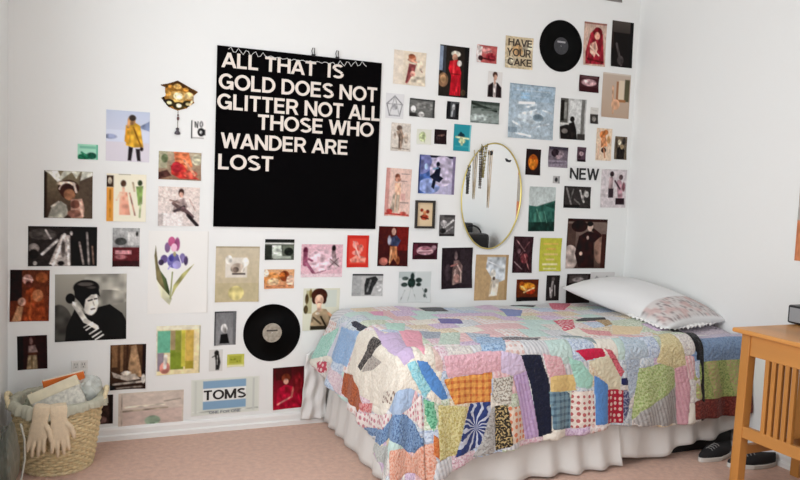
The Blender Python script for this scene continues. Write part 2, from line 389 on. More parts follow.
# ------------------------------------------------------------------ bed
M_sheet = mat('white_bed_linen', 'e9e8e6', .8, bump=.15, bscale=90, sheen=.2)
M_wood = mat('honey_oak', 'c98a45', .38, noise=.22, nscale=5, stretch=(1, 1, .12), bump=.05, bscale=60)
M_wood_h = mat('honey_oak_across', 'cd8f4b', .38, noise=.2, nscale=6, stretch=(1, .12, 1), bump=.05, bscale=60)
M_black = mat('black_plastic', '17171a', .35)
M_dark = mat('dark_cloth', '1d1c1f', .8)

bed = empty('bed', (-.98, -.5, 0))
tag(bed, 'single bed pushed into the corner, mattress hidden under a patchwork quilt', 'bed')
def off(bm, o):
    for v in bm.verts: v.co -= Vector(o.location)
    return bm
obj('mattress', off(bxs((-1.885, -.02, -.955, -.035, .33, .578)), bed), M_sheet, bed, bevel=.05)
obj('box_spring', off(bxs((-1.885, -.02, -.95, -.04, .13, .328)), bed), M_sheet, bed, bevel=.02)
obj('bed_frame', off(bxs((-1.87, -.03, -.94, -.05, .10, .128)), bed), M_black, bed)
for x in (-1.8, -.1):
    for y in (-.88, -.12):
        bm = bmesh.new(); lathe(bm, [(.02, 0), (.025, .02), (.02, .1)], 16, c=(x, y, 0)); obj('leg', off(bm, bed), M_black, bed)

# bed skirt: pleated panels
M_skirt = mat('bed_skirt_cotton', 'e0deda', .85, bump=.12, bscale=120, sheen=.2)
skirt = empty('bed_skirt', (-.98, -.5, 0))
tag(skirt, 'white pleated bed skirt hanging from under the patchwork quilt to the carpet', 'bed skirt')
def pleat(p, ph=0.): return .5 + .5 * math.sin(p * 34 + 1.9 * math.sin(p * 6.3 + ph) + ph)
def skirt_panel(x0, x1, hem, flare, amp, ph):
    def fn(u, v):
        x = x0 + (x1 - x0) * u; zt = .34; zb = hem(x); f = pleat(x, ph)
        return Vector((x, -.968 - flare * v ** 1.3 - amp * f * (.25 + .75 * v) - .004 * vnoise(x * 30, v * 6, 3), zt + (zb - zt) * v))
    bm = grid_mesh(160, 14, fn)
    o = obj('skirt_panel', off(bm, skirt), M_skirt, skirt, smooth=True)
    s = o.modifiers.new('thickness', 'SOLIDIFY'); s.thickness = .002
def hem1(x): return .006 + .008 * abs(math.sin(x * 9))
def hem2(x):
    t = min(1, max(0, (x + .74) / .74)); return .012 + .125 * t ** 2.2 + .016 * math.sin(x * 16 + 1.2) * (1 - .4 * t) + .012
skirt_panel(-1.955, -.80, hem1, .055, .036, .3)
skirt_panel(-.815, -.012, hem2, .022, .030, 1.9)
def foot_fn(u, v):
    y = -.03 - .95 * u; f = pleat(y * 1.2, .8)
    return Vector((-1.905 - .035 * v - .018 * f * (.2 + .8 * v), y, .34 + (.008 - .34) * v))
o = obj('skirt_panel', off(grid_mesh(90, 14, foot_fn), skirt), M_skirt, skirt, smooth=True)
s = o.modifiers.new('thickness', 'SOLIDIFY'); s.thickness = .002

# ------------------------------------------------------------------ patchwork quilt
def quilt_material():
    m = bpy.data.materials.new('patchwork_cotton'); m.use_nodes = True; n = m.node_tree; b = n.nodes['Principled BSDF']
    b.inputs['Roughness'].default_value = .85; b.inputs['Sheen Weight'].default_value = .15; b.inputs['Specular IOR Level'].default_value = .2
    def at(nm):
        a = n.nodes.new('ShaderNodeAttribute'); a.attribute_name = nm; return a
    A, B, P, ST = at('ColA'), at('ColB'), at('pat'), at('st')
    def math_(op, a, b_=None, c=None):
        q = n.nodes.new('ShaderNodeMath'); q.operation = op
        for i, v in enumerate((a, b_, c)):
            if v is None: continue
            if isinstance(v, (int, float)): q.inputs[i].default_value = v
            else: n.links.new(v, q.inputs[i])
        return q.outputs[0]
    vec = ST.outputs['Vector']
    sep = n.nodes.new('ShaderNodeSeparateXYZ'); n.links.new(vec, sep.inputs[0])
    def wave(o, f, th): return math_('GREATER_THAN', math_('SINE', math_('MULTIPLY', o, f)), th)
    plaid = math_('MULTIPLY', math_('ADD', wave(sep.outputs[0], 210, .35), wave(sep.outputs[1], 210, .35)), .5)
    vo = n.nodes.new('ShaderNodeTexVoronoi'); vo.inputs['Scale'].default_value = 38; vo.inputs['Randomness'].default_value = .25; n.links.new(vec, vo.inputs['Vector'])
    dots = math_('LESS_THAN', vo.outputs['Distance'], .33)
    no = n.nodes.new('ShaderNodeTexNoise'); no.inputs['Scale'].default_value = 105; no.inputs['Detail'].default_value = 2; n.links.new(vec, no.inputs['Vector'])
    flor = math_('GREATER_THAN', no.outputs['Fac'], .53)
    stripe = math_('MULTIPLY', wave(math_('ADD', sep.outputs[0], math_('MULTIPLY', sep.outputs[1], .25)), 330, .1), .7)
    no2 = n.nodes.new('ShaderNodeTexNoise'); no2.inputs['Scale'].default_value = 14; no2.inputs['Detail'].default_value = 2; n.links.new(vec, no2.inputs['Vector'])
    shard = math_('GREATER_THAN', math_('SINE', math_('ADD', math_('MULTIPLY', math_('ARCTAN2', math_('SUBTRACT', sep.outputs[0], 1.266), math_('SUBTRACT', sep.outputs[1], 1.284)), 13.0), math_('MULTIPLY', no2.outputs['Fac'], 16))), .35)
    tot = None
    for k, msk in ((1, plaid), (2, dots), (3, flor), (4, stripe), (5, shard)):
        q = math_('MULTIPLY', math_('COMPARE', P.outputs['Fac'], float(k), .3), msk)
        tot = q if tot is None else math_('ADD', tot, q)
    mx = n.nodes.new('ShaderNodeMix'); mx.data_type = 'RGBA'
    n.links.new(math_('MULTIPLY', tot, .85), mx.inputs[0]); n.links.new(A.outputs['Color'], mx.inputs[6]); n.links.new(B.outputs['Color'], mx.inputs[7])
    n.links.new(mx.outputs[2], b.inputs['Base Color'])
    t = n.nodes.new('ShaderNodeTexNoise'); t.inputs['Scale'].default_value = 60; t.inputs['Detail'].default_value = 6; n.links.new(vec, t.inputs['Vector'])
    w2 = n.nodes.new('ShaderNodeTexNoise'); w2.inputs['Scale'].default_value = 16; w2.inputs['Detail'].default_value = 3; n.links.new(vec, w2.inputs['Vector'])
    u = n.nodes.new('ShaderNodeBump'); u.inputs['Strength'].default_value = .9; u.inputs['Distance'].default_value = .014
    n.links.new(math_('ADD', t.outputs['Fac'], math_('MULTIPLY', w2.outputs['Fac'], 1.2)), u.inputs['Height']); n.links.new(u.outputs['Normal'], b.inputs['Normal'])
    return m
M_quilt = quilt_material()

def in_poly(x, y, poly):
    c = False; j = len(poly) - 1
    for i in range(len(poly)):
        xi, yi = poly[i]; xj, yj = poly[j]
        if (yi > y) != (yj > y) and x < (xj - xi) * (y - yi) / (yj - yi) + xi: c = not c
        j = i
    return c

BASE = [('e2ddd6', 'c8bfc0', 3), ('e3d2d8', 'cf9fb0', 3), ('d6dde0', 'a8b8c8', 3), ('d8dfce', 'b0c0a0', 3), ('e8dcc6', 'd0b48c', 3), ('ddcade', 'c0a0c4', 3), ('cdd8e6', '9fb0cc', 3), ('eae2e0', 'd8b0a8', 2), ('c5dcd6', 'a0c8c0', 0), ('e6c8c8', 'd89aa0', 4), ('dfe0e2', 'b0b0b8', 4), ('ece6da', 'd9cdb8', 0)]
def sheet_mesh(name, smax, tmax, step, ptf, inside, assign, parent=None, puff=.0016):
    ns, nt_ = int(smax / step), int(tmax / step)
    idf = {}
    ids = np.full((ns, nt_), -1)
    for i in range(ns):
        for j in range(nt_):
            s, t = (i + .5) * step, (j + .5) * step
            if inside(s, t): ids[i, j] = assign(s, t)[0]
    vid = {}; co = []; st = []; faces = []; A = []; B = []; P = []
    # seam depth: how close a vertex is to a patch boundary
    seam = np.zeros((ns + 1, nt_ + 1))
    for i in range(1, ns):
        for j in range(1, nt_):
            q = {ids[i - 1, j - 1], ids[i, j - 1], ids[i - 1, j], ids[i, j]}
            if len(q) > 1: seam[i, j] = 1
    bl = seam.copy()
    for _ in range(3):
        pad = np.pad(bl, 1); bl = np.maximum(seam * .9, (pad[:-2, 1:-1] + pad[2:, 1:-1] + pad[1:-1, :-2] + pad[1:-1, 2:] + pad[1:-1, 1:-1]) / 5)
    def vert(i, j):
        k = (i, j)
        if k not in vid:
            s, t = i * step, j * step; p = Vector(ptf(s, t))
            e = 1e-3; du = Vector(ptf(s + e, t)) - p; dv = Vector(ptf(s, t + e)) - p; nn = du.cross(dv)
            if nn.length > 1e-12: nn.normalize()
            if nn.z < -.2: nn = -nn
            if abs(nn.z) < .35 and nn.dot(Vector((p.x + 1, p.y + .5, 0))) < 0 : nn = -nn
            p += nn * puff * (1 - 2 * min(1, bl[i, j]))
            vid[k] = len(co); co.append(p); st.append((s, t, 0))
        return vid[k]
    for i in range(ns):
        for j in range(nt_):
            if ids[i, j] < 0: continue
            faces.append((vert(i, j), vert(i, j + 1), vert(i + 1, j + 1), vert(i + 1, j)))
            _, a, b, p = assign((i + .5) * step, (j + .5) * step); A.append(a); B.append(b); P.append(p)
    me = bpy.data.meshes.new(name); me.from_pydata([tuple(c) for c in co], [], faces); me.update()
    for nm, arr in (('ColA', A), ('ColB', B)):
        at = me.attributes.new(nm, 'FLOAT_COLOR', 'CORNER')
        at.data.foreach_set('color', np.repeat(np.array([hl(c) for c in arr], dtype=np.float32), 4, axis=0).ravel())
    at = me.attributes.new('pat', 'FLOAT', 'FACE'); at.data.foreach_set('value', np.array(P, dtype=np.float32))
    at = me.attributes.new('st', 'FLOAT_VECTOR', 'POINT'); at.data.foreach_set('vector', np.array(st, dtype=np.float32).ravel())
    o = link(name, me, M_quilt, parent, smooth=True)
    s = o.modifiers.new('thickness', 'SOLIDIFY'); s.thickness = .010; s.offset = -1
    return o

QP = [(pl, min(q[0] for q in pl), max(q[0] for q in pl), min(q[1] for q in pl), max(q[1] for q in pl), a, b, p) for pl, a, b, p in QUILT_PATCHES]
random.seed(12)
NB = 40
base_pick = [[random.randrange(len(BASE)) for _ in range(NB)] for _ in range(NB)]
def quilt_assign(s, t):
    if s < .022 and t > .72: return (999, '17171a', '17171a', 0)
    if s < .05 and .78 < t < 1.06: return (999, '17171a', '17171a', 0)
    for k in range(len(QP) - 1, -1, -1):
        q = QP[k]
        if q[1] <= s <= q[2] and q[3] <= t <= q[4] and in_poly(s, t, q[0]): return (k, q[5], q[6], q[7])
    row = int(t / .115); col = int((s + (.05 if row % 2 else 0) + .02 * math.sin(row * 3)) / .125)
    c = BASE[base_pick[row % NB][col % NB]]
    return (1000 + row * 100 + col,) + c
quilt = sheet_mesh('patchwork_quilt', QL + .56, QW + .60, .0055, quilt_pt, quilt_in, quilt_assign)
tag(quilt, 'colourful patchwork quilt of plaid, dotted and floral pieces spread over the bed', 'quilt')

# floral bedspread showing between the quilt's black edge and the right wall
def spread_pt(s, t): 
    x, y, z = quilt_pt(s, t, x0=-.012, L=3., W=.905, z0=.590)
    return x, y + .004, z
def spread_in(s, t): return s < .40 and t < .905 + .43
def spread_assign(s, t):
    d = t - .905
    if d < -.03: return (1, 'd8ccd6', 'c0b4c4', 3)
    if d < .035: return (2, 'cfc6d6', 'b8b0c8', 4)
    if d < .155: return (3, '8aa3c4', '6f8ab0', 3)
    if d < .335: return (4 + int((s + d * .3) / .07) * 10, 'b5c078', '7d9850' if int((s + d * .3) / .07) % 2 else 'c8a888', 3)
    return (5, '6d2a24', '8f4438', 3)
spread = sheet_mesh('floral_bedspread', .41, 1.36, .008, spread_pt, spread_in, spread_assign)
tag(spread, 'blue, green floral and dark red bedspread end showing beside the quilt near the right wall', 'bedspread')

# ------------------------------------------------------------------ pillow
M_pillow = attr_mat('white_pillowcase', .8, .2, bump=.15, bscale=40)
def superq(u, v):
    e = max(0., 1 - abs(u) ** 2.6) ** .55 * max(0., 1 - abs(v) ** 2.6) ** .55
    return e
def make_pillow():
    bm = bmesh.new(); NU, NV = 60, 44; lay = bm.verts.layers.float_color.new('Col')
    L, Wd, Th = .41, .228, .096
    top = {}; bot = {}
    for i in range(NU + 1):
        for j in range(NV + 1):
            u = -1 + 2 * i / NU; v = -1 + 2 * j / NV; e = superq(u, v)
            px = L * u * (1 - .07 * (1 - abs(v)) * abs(u) ** 3 + .0); py = Wd * v * (1 - .09 * (1 - abs(u)) * abs(v) ** 3)
            w = .006 * vnoise(u * 4, v * 4, 9) * e
            cr = .004 * math.sin(v * 30 + u * 8) * max(0, abs(u) - .6) * 2 * e
            for d, sg in ((top, 1), (bot, -1)):
                if sg == -1 and e < 1e-9: d[i, j] = top[i, j]; continue
                h = Th * e * (1.15 if sg > 0 else .55) + (w + cr) * sg
                vt = bm.verts.new((px, py, h * sg)); d[i, j] = vt
                col = (.80, .80, .80, 1)
                if u > .50 and -.97 < v < .78 and sg > 0 and u < .95:
                    k = vnoise(u * 44, v * 22, 4) + .5; k2 = vnoise(u * 14 + 3, v * 9, 8) + .5
                    c0 = np.array(lin((212, 206, 204))); c1 = np.array(lin((148, 138, 138))); c2 = np.array(lin((205, 172, 168)))
                    c = c0 + (c1 - c0) * max(0, min(1, (k - .58) * 5)); c = c + (c2 - c) * max(0, min(.7, (k2 - .6) * 4)); col = (*[float(q) for q in c], 1)
                vt[lay] = col
    for i in range(NU):
        for j in range(NV):
            for d in (top, bot):
                f = [d[i, j], d[i + 1, j], d[i + 1, j + 1], d[i, j + 1]]
                f = list(dict.fromkeys(f))
                if len(f) >= 3:
                    try: bm.faces.new(f)
                    except ValueError: pass
    return bm
pillow = obj('pillow', make_pillow(), M_pillow, smooth=True)
pillow.location = (-.243, -.452, .673); pillow.rotation_euler = (.04, .115, math.radians(-90 + 6))
tag(pillow, 'plump white pillow with a printed pinkish grey end, lying against the right wall', 'pillow')
# scalloped white trim around the pillow's printed end
def trim_fn(u, v):
    a = -1.0 + 2.0 * u
    y = -.215 + .41 * u; x = .380 - .02 * abs(a) ** 2; s = .5 + .5 * math.sin(u * 60)
    return Vector((x + (.022 + .008 * s) * v, y, .004 + .006 * math.sin(u * 90) * v - .012 * v))
o = obj('scalloped_trim', grid_mesh(120, 3, trim_fn), M_sheet, pillow, smooth=True); s = o.modifiers.new('t', 'SOLIDIFY'); s.thickness = .002
def trim2_fn(u, v):
    x = .13 + .26 * u; s = .5 + .5 * math.sin(u * 50)
    return Vector((x, -.212 - (.018 + .008 * s) * v, .004 + .005 * math.sin(u * 60) * v - .010 * v))
o = obj('scalloped_trim', grid_mesh(100, 3, trim2_fn), M_sheet, pillow, smooth=True); s = o.modifiers.new('t', 'SOLIDIFY'); s.thickness = .002

# ------------------------------------------------------------------ nightstand (slatted, honey oak)
tb = empty('slatted_side_table', (-.24, -1.55, 0))
tag(tb, 'honey oak side table with slatted side panel beside the bed at the right edge', 'side table')
def tobj(name, bm, m, bevel=.003): return obj(name, off(bm, tb), m, tb, bevel=bevel)
tobj('tabletop', bxs((-.485, -.008, -1.79, -1.325, .697, .717)), M_wood_h, .006)
TX0, TX1, TY0, TY1 = -.452, -.03, -1.762, -1.352
for x, y in ((TX0, TY1), (TX0, TY0), (TX1, TY1), (TX1, TY0)):
    sx = .045 if x == TX0 else -.04; sy = -.045 if y == TY1 else .045
    bm = bmesh.new()
    vs = box(bm, min(x, x + sx), max(x, x + sx), min(y, y + sy), max(y, y + sy), 0, .697)
    if y == TY1:
        for v in vs[:4]: v.co.y += .012
    tobj('leg', bm, M_wood)
tobj('apron', bxs((TX0 + .008, TX0 + .028, TY0 + .04, TY1 - .04, .600, .697)), M_wood_h)
tobj('apron', bxs((TX1 - .028, TX1 - .008, TY0 + .04, TY1 - .04, .600, .697)), M_wood_h)
tobj('apron', bxs((TX0 + .04, TX1 - .035, TY1 - .026, TY1 - .008, .640, .697)), M_wood)
tobj('apron', bxs((TX0 + .04, TX1 - .035, TY0 + .008, TY0 + .026, .640, .697)), M_wood)
tobj('lower_rail', bxs((TX0 + .004, TX0 + .028, TY0 + .04, TY1 - .035, .232, .284)), M_wood_h)
tobj('lower_rail', bxs((TX1 - .028, TX1 - .004, TY0 + .04, TY1 - .035, .232, .284)), M_wood_h)
tobj('stretcher', bxs((TX0 + .04, TX1 - .035, TY1 - .03, TY1 - .006, .150, .190)), M_wood)
tobj('stretcher', bxs((TX0 + .04, TX1 - .035, TY0 + .006, TY0 + .03, .150, .190)), M_wood)
for x in (TX0 + .012, TX1 - .020):
    for k in range(5):
        y = -1.478 - k * .033
        tobj('slat', bxs((x - .006, x + .012, y - .020, y, .280, .604)), M_wood, .002)

# clock radio on the table
rd = empty('clock_radio', (-.11, -1.40, .717))
tag(rd, 'small black clock radio with a grey speaker face on the side table', 'radio')
obj('housing', bxs((-.008, .09, -.16, .10, .003, .088)), M_black, rd, bevel=.008)
obj('speaker_grille', bxs((-.011, -.007, -.05, .088, .012, .078)), mat('grey_grille', 'a3a5a8', .5, bump=.4, bscale=400), rd, bevel=.002)
obj('display', bxs((-.011, -.007, -.148, -.058, .02, .07)), mat('display_glass', '1c2226', .1), rd)
for y in (-.13, .07): obj('foot', bxs((.01, .07, y, y + .02, 0, .005)), M_black, rd)

# things standing beyond the frame, seen in the oval mirror
dr = empty('dark_dresser', (-.24, -2.25, 0)); tag(dr, 'low dark brown dresser against the right wall, seen only in the oval mirror', 'dresser')
M_dres = mat('dark_stained_wood', '2b211d', .4, noise=.3, nscale=6)
obj('carcass', off(bxs((-.46, -.03, -2.68, -1.84, .05, .86)), dr), M_dres, dr, bevel=.004)
obj('top', off(bxs((-.48, -.015, -2.70, -1.82, .86, .885)), dr), M_dres, dr, bevel=.004)
for z in (.09, .345, .60):
    d = obj('drawer', off(bxs((-.475, -.46, -2.65, -1.87, z, z + .23)), dr), M_dres, dr, bevel=.003)
    for y in (-2.45, -2.07):
        bm = bmesh.new(); ball(bm, (-.487, y, z + .105), .014); obj('knob', off(bm, dr), mat('brass_knob', 'a8864a', .3, 1.), d, smooth=True)
for x in (-.44, -.09):
    for y in (-2.66, -1.90): obj('leg', off(bxs((x, x + .04, y, y + .04, 0, .05)), dr), M_dres, dr)

tvb = empty('black_case', (-.22, -2.12, .885)); tag(tvb, 'black hard case on the dark dresser, reflected low in the oval mirror', 'case')
obj('case_body', bxs((-.15, .15, -.26, .22, 0, .10)), M_black, tvb, bevel=.01)
obj('case_handle', bxs((-.165, -.15, -.08, .04, .045, .065)), M_black, tvb, bevel=.003)
bgo = empty('handbag', (-.22, -1.655, .717)); tag(bgo, 'black handbag on the side table past the clock radio, reflected in the oval mirror', 'bag')
M_lea = mat('black_leather', '19171a', .45, bump=.2, bscale=150)
obj('bag_body', bxs((-.14, .14, -.085, .075, 0, .20)), M_lea, bgo, bevel=.03)
bm = bmesh.new(); tube(bm, [(.09 * math.cos(math.pi * k / 20), 0, .19 + .07 * math.sin(math.pi * k / 20)) for k in range(21)], .007, 8); obj('handle', bm, M_lea, bgo, smooth=True)

sb = obj('under_bed_shade_box', bxs((-.62, -.03, -.955, -.30, .002, .085)), mat('shade_black', '121213', .7), bevel=.006)  # added black box that darkens the gap under the bed, standing in for shade
tag(sb, 'low black box added as the shade under the head of the bed', 'box')
obj('lid', bxs((-.63, -.024, -.962, -.29, .0855, .098)), M_black, sb, bevel=.003)  # upper slab of the added shade box

# white ruffled cloth tucked between the bed foot and the back wall
def ruffle_fn(u, v):
    x = -2.065 + .12 * u; z = .44 - .41 * v - .06 * (1 - u) * (1 - v)
    return Vector((x - .02 * v * (1 - u), -.036 - .009 * math.sin(u * 15 + 3 * v) * (.4 + .6 * v) - .005 * math.sin(v * 19 + u * 9), z))
rf = obj('ruffled_cloth', grid_mesh(50, 60, ruffle_fn), M_sheet, smooth=True)
q_ = rf.modifiers.new('t', 'SOLIDIFY'); q_.thickness = .002
tag(rf, 'white ruffled cloth hanging between the quilt foot and the back wall', 'cloth')

# shoes under the bed end
def make_shoe(loc, rz, label):
    sh = empty('shoe', loc, rz)
    def outline(t):   # width along the length
        return .032 + .014 * math.sin(math.pi * min(1, t * 1.1)) + (.006 if t > .5 else 0)
    def ring(z, k, n=36):
        pts = []
        for i in range(n):
            a = 2 * math.pi * i / n; t = .5 + .5 * math.cos(a)
            pts.append((-.13 + .26 * t, outline(t) * k * math.sin(a) * (1.0), z))
        return pts
    def stack(levels):
        bm = bmesh.new(); prev = None
        for z, k, fnz in levels:
            r = [bm.verts.new((x * (.96 + .04 * k), y, fnz(x) if fnz else z)) for x, y, _ in ring(z, k)]
            if prev:
                for i in range(len(r)): bm.faces.new((prev[i], prev[(i + 1) % len(r)], r[(i + 1) % len(r)], r[i]))
            else: bm.faces.new(r[::-1])
            prev = r
        bm.faces.new(prev); return bm
    obj('sole', stack([(0, .98, None), (.005, 1.05, None), (.018, 1.05, None), (.022, .98, None)]), mat('white_rubber', 'd8d5cf', .6), sh, smooth=False)
    top = lambda h: (lambda x: .022 + (h - .022) * (1. if x < 0 else max(.25, 1 - x * 5.5)))
    obj('upper', stack([(.022, .96, None), (0, .95, top(.035)), (0, .75, top(.055)), (0, .45, top(.062)), (0, .1, top(.065))]), M_dark, sh, smooth=True)
    lb = bmesh.new()
    for k in range(4):
        x = .0 + k * .018; z = .022 + .043 * max(.25, 1 - x * 5.5) + .004
        tube(lb, [(x, -.022, z - .012), (x, -.01, z), (x, .01, z), (x, .022, z - .012)], .0025, 6)
    obj('laces', lb, mat('grey_lace', '8f8d8a', .8), sh)
    tag(sh, label, 'shoe', 'black shoes with white soles under the bed')
make_shoe((-.24, -1.055, 0), math.radians(192), 'black shoe with a white sole, farther under the bed, left of the table leg')
make_shoe((-.155, -1.20, 0), math.radians(168), 'black shoe with a white sole behind the side table legs')

# ------------------------------------------------------------------ wicker basket and its contents
BX, BY = -3.238, -.262
M_wick = mat('wicker', 'e2cda0', .7, noise=.25, nscale=60, bump=.3, bscale=200)
M_wick2 = mat('pale_wicker', 'e8d7b0', .7, noise=.2, nscale=60)
bk = empty('wicker_basket', (BX, BY, 0))
tag(bk, 'round wicker basket with a pale cloth liner, on the carpet in the left corner', 'basket')
BH = .285
def brad(z): return .134 + (.176 - .134) * (z / BH) ** .8
bm = bmesh.new()
NS = 40
rows = 22
for r_ in range(rows):        # woven weavers
    z = .012 + r_ * (BH - .02) / (rows - 1)
    pts = []
    for k in range(NS * 4):
        a = 2 * math.pi * k / (NS * 4)
        rr = brad(z) + .0045 * math.sin(a * NS / 2 + (math.pi if r_ % 2 else 0)) + .003 * vnoise(a * 3, z * 30, 2)
        pts.append((rr * math.cos(a), rr * math.sin(a), z + .001 * math.sin(a * 5 + r_)))
    tube(bm, pts, .0072, 6, closed=True)
obj('woven_wall', bm, M_wick, bk, smooth=True)
bm = bmesh.new()
for k in range(NS):
    a = 2 * math.pi * k / NS
    tube(bm, [(brad(z) * math.cos(a), brad(z) * math.sin(a), z) for z in (.005, .1, .2, BH)], .0052, 6)
obj('stakes', bm, M_wick2, bk, smooth=True)
bm = bmesh.new()
for ph in (0, 2.1, 4.2):
    tube(bm, [((brad(BH) + .006 * math.cos(a * 20 + ph)) * math.cos(a), (brad(BH) + .006 * math.cos(a * 20 + ph)) * math.sin(a), BH + .004 + .006 * math.sin(a * 20 + ph)) for a in [2 * math.pi * k / 200 for k in range(200)]], .0068, 6, closed=True)
obj('rim', bm, M_wick2, bk, smooth=True)
bm = bmesh.new()
for ph in (0, math.pi):
    tube(bm, [((.137 + .004 * math.cos(a * 24 + ph)) * math.cos(a), (.137 + .004 * math.cos(a * 24 + ph)) * math.sin(a), .008 + .004 * math.sin(a * 24 + ph)) for a in [2 * math.pi * k / 200 for k in range(200)]], .006, 6, closed=True)
obj('base_braid', bm, M_wick2, bk, smooth=True)
bm = bmesh.new(); lathe(bm, [(.132, .004), (.132, .012)], 40); obj('bottom', bm, M_wick, bk)
for sgn in (-1, 1):
    bm = bmesh.new()
    for ph in (0, 2.1, 4.2):
        pts = []
        for k in range(41):
            a = math.pi * k / 40
            x = sgn * (.178 + .020 * math.sin(a)); y = .062 * math.cos(a); z = BH - .004 + .050 * math.sin(a)
            tw = k * .55 + ph
            pts.append((x + .005 * math.cos(tw), y, z + .005 * math.sin(tw)))
        tube(bm, pts, .0058, 6)
    obj('handle', bm, M_wick2, bk, smooth=True)
# cloth liner turned out over the rim
def liner_fn(u, v):
    a = 2 * math.pi * u; ruf = .004 * math.sin(a * 17) + .003 * math.sin(a * 41 + 1)
    if v < .55:
        k = v / .55; z = .14 + (BH + .018 - .14) * k; r = brad(z) - .016 + ruf * k
    else:
        k = (v - .55) / .45; an = math.pi * min(1, k * 1.6)
        r = brad(BH) + .003 - .016 * math.cos(an) + .004 * k + ruf * (1 + .4 * k); z = BH + .018 + .009 * math.sin(an) - .034 * max(0, k - .35) / .65 * (1 + .35 * math.sin(a * 3 + 1))
    return Vector((r * math.cos(a), r * math.sin(a), z))
o = obj('cloth_liner', grid_mesh(180, 24, liner_fn), mat('liner_cloth', 'bdbba8', .85, noise=.1, nscale=12, bump=.2, bscale=60), bk, smooth=True)
s = o.modifiers.new('t', 'SOLIDIFY'); s.thickness = .0015

# gloves over the rim: one continuous surface each
def make_glove(loc, rz, tilt, label, seed):
    random.seed(seed)
    bm = bmesh.new()
    # over-the-rim wrist part, palm, fingers; local: hangs along -Z, outside face to -Y
    def loft(rings):
        prev = None
        for (cx, cy, cz, wx, wy) in rings:
            r = [bm.verts.new((cx + wx * math.cos(a), cy + wy * math.sin(a), cz)) for a in [2 * math.pi * k / 16 for k in range(16)]]
            if prev:
                for i in range(16): bm.faces.new((prev[i], prev[(i + 1) % 16], r[(i + 1) % 16], r[i]))
            else: bm.faces.new(r)
            prev = r
        bm.faces.new(prev)
    loft([(0, .030, .020, .030, .007), (0, .012, .030, .033, .008), (0, -.006, .026, .034, .009), (0, -.012, .0, .034, .010), (0, -.012, -.03, .033, .011), (0, -.012, -.055, .037, .012), (0, -.012, -.085, .039, .012), (0, -.012, -.098, .034, .010)])
    fl = [(-.028, .058, -.10), (-.010, .074, -.02), (.009, .070, .05), (.026, .054, .14)]
    for fx, ln, an in fl:
        pts = []; rr = []
        for k in range(7):
            t = k / 6; pts.append((fx + math.sin(an) * ln * t, -.012 - .006 * math.sin(t * 3), -.082 - ln * t * math.cos(an) - .004)); rr.append(.0098 * (1 - .25 * t) if k < 6 else .005)
        tube(bm, pts, rr, 10)
    tube(bm, [(.026, -.012, -.040), (.042, -.015, -.055), (.052, -.016, -.080), (.054, -.016, -.098)], [.012, .011, .010, .006], 10)
    bmesh.ops.recalc_face_normals(bm, faces=bm.faces)
    o = obj('knit_glove', bm, mat('cream_knit', 'e6d2b4', .95, bump=.4, bscale=350, noise=.08, nscale=80))
    r = o.modifiers.new('remesh', 'REMESH'); r.mode = 'VOXEL'; r.voxel_size = .0028; r.use_smooth_shade = True
    sm = o.modifiers.new('smooth', 'SMOOTH'); sm.iterations = 4; sm.factor = .5
    o.location = loc; o.rotation_euler = (0, tilt, rz); o.scale = (1.0, 1.0, 1.16)
    tag(o, label, 'glove', 'gloves hanging over the basket rim')
def rimpt(a, extra=.012): return (BX + (brad(BH) + extra) * math.cos(a), BY + (brad(BH) + extra) * math.sin(a), BH + .005)
for a_, t_, lb, sd in ((-1.86, .12, 'cream knit glove hanging over the basket rim, the left one of the pair', 3), (-1.52, -.05, 'cream knit glove hanging over the basket rim, the right one of the pair', 4)):
    make_glove(rimpt(a_), a_ + math.pi / 2, t_, lb, sd)

# contents standing in the basket
def slab_obj(name, w, h, d, m, loc, rot, label, cat, m2=None):
    o = obj(name, bxs((-w / 2, w / 2, -d / 2, d / 2, -h / 2, h / 2)), m, bevel=.003)
    o.location = loc; o.rotation_euler = rot
    if m2: obj('page_block', bxs((-w / 2 + .004, w / 2 - .002, -d / 2 + .003, d / 2 - .003, -h / 2 - .001, h / 2 + .001)), m2, o)
    tag(o, label, cat); return o
M_orange = mat('orange_cover', 'e0752c', .6, noise=.15, nscale=14)
slab_obj('orange_book', .17, .22, .022, M_orange, (-3.20, -.20, .275), (.10, -.20, .08), 'orange paperback book standing in the basket behind the patterned box', 'book', mat('page_edges', 'e5dcc8', .8))
M_box = mat('patterned_card', 'dcd8cc', .7, noise=.35, nscale=55)
bxo = slab_obj('patterned_box', .20, .19, .05, M_box, (-3.225, -.295, .272), (-.30, -.38, .05), 'cream box with a grey floral pattern, tilted in the basket', 'box')
obj('lid', bxs((-.102, .102, -.027, .027, .055, .098)), mat('cream_card', 'e6dcc0', .7, noise=.1, nscale=30), bxo, bevel=.002)
# crumpled clear plastic wrap
def crumple(name, c, r, sc, m, seed, label, cat, amp=.35):
    bm = bmesh.new(); bmesh.ops.create_icosphere(bm, subdivisions=4, radius=1)
    for v in bm.verts:
        p = v.co.copy(); k = 1 + amp * (vnoise(p.x * 2.2 + p.z, p.y * 2.2 + seed, seed) + .6 * vnoise(p.x * 5 + seed, p.z * 5 + p.y * 3, seed + 1) + .35 * vnoise(p.y * 11, p.z * 11 + p.x * 5, seed + 2))
        v.co = Vector((p.x * r * sc[0] * k, p.y * r * sc[1] * k, p.z * r * sc[2] * k))
    o = obj(name, bm, m); o.location = c; tag(o, label, cat); return o
M_film = mat('crinkled_film', 'c9ccc6', .25, noise=.2, nscale=25, bump=.3, bscale=50)
crumple('plastic_wrap', (-3.125, -.21, .30), .066, (1.0, .8, 1.15), M_film, 7, 'crumpled pale plastic wrap rising from the right side of the basket', 'plastic wrap')
crumple('crumpled_paper', (-3.32, -.25, .27), .052, (1, 1, .9), mat('grey_green_tissue', 'a5a894', .8), 12, 'crumpled grey green tissue paper at the left of the basket', 'paper')
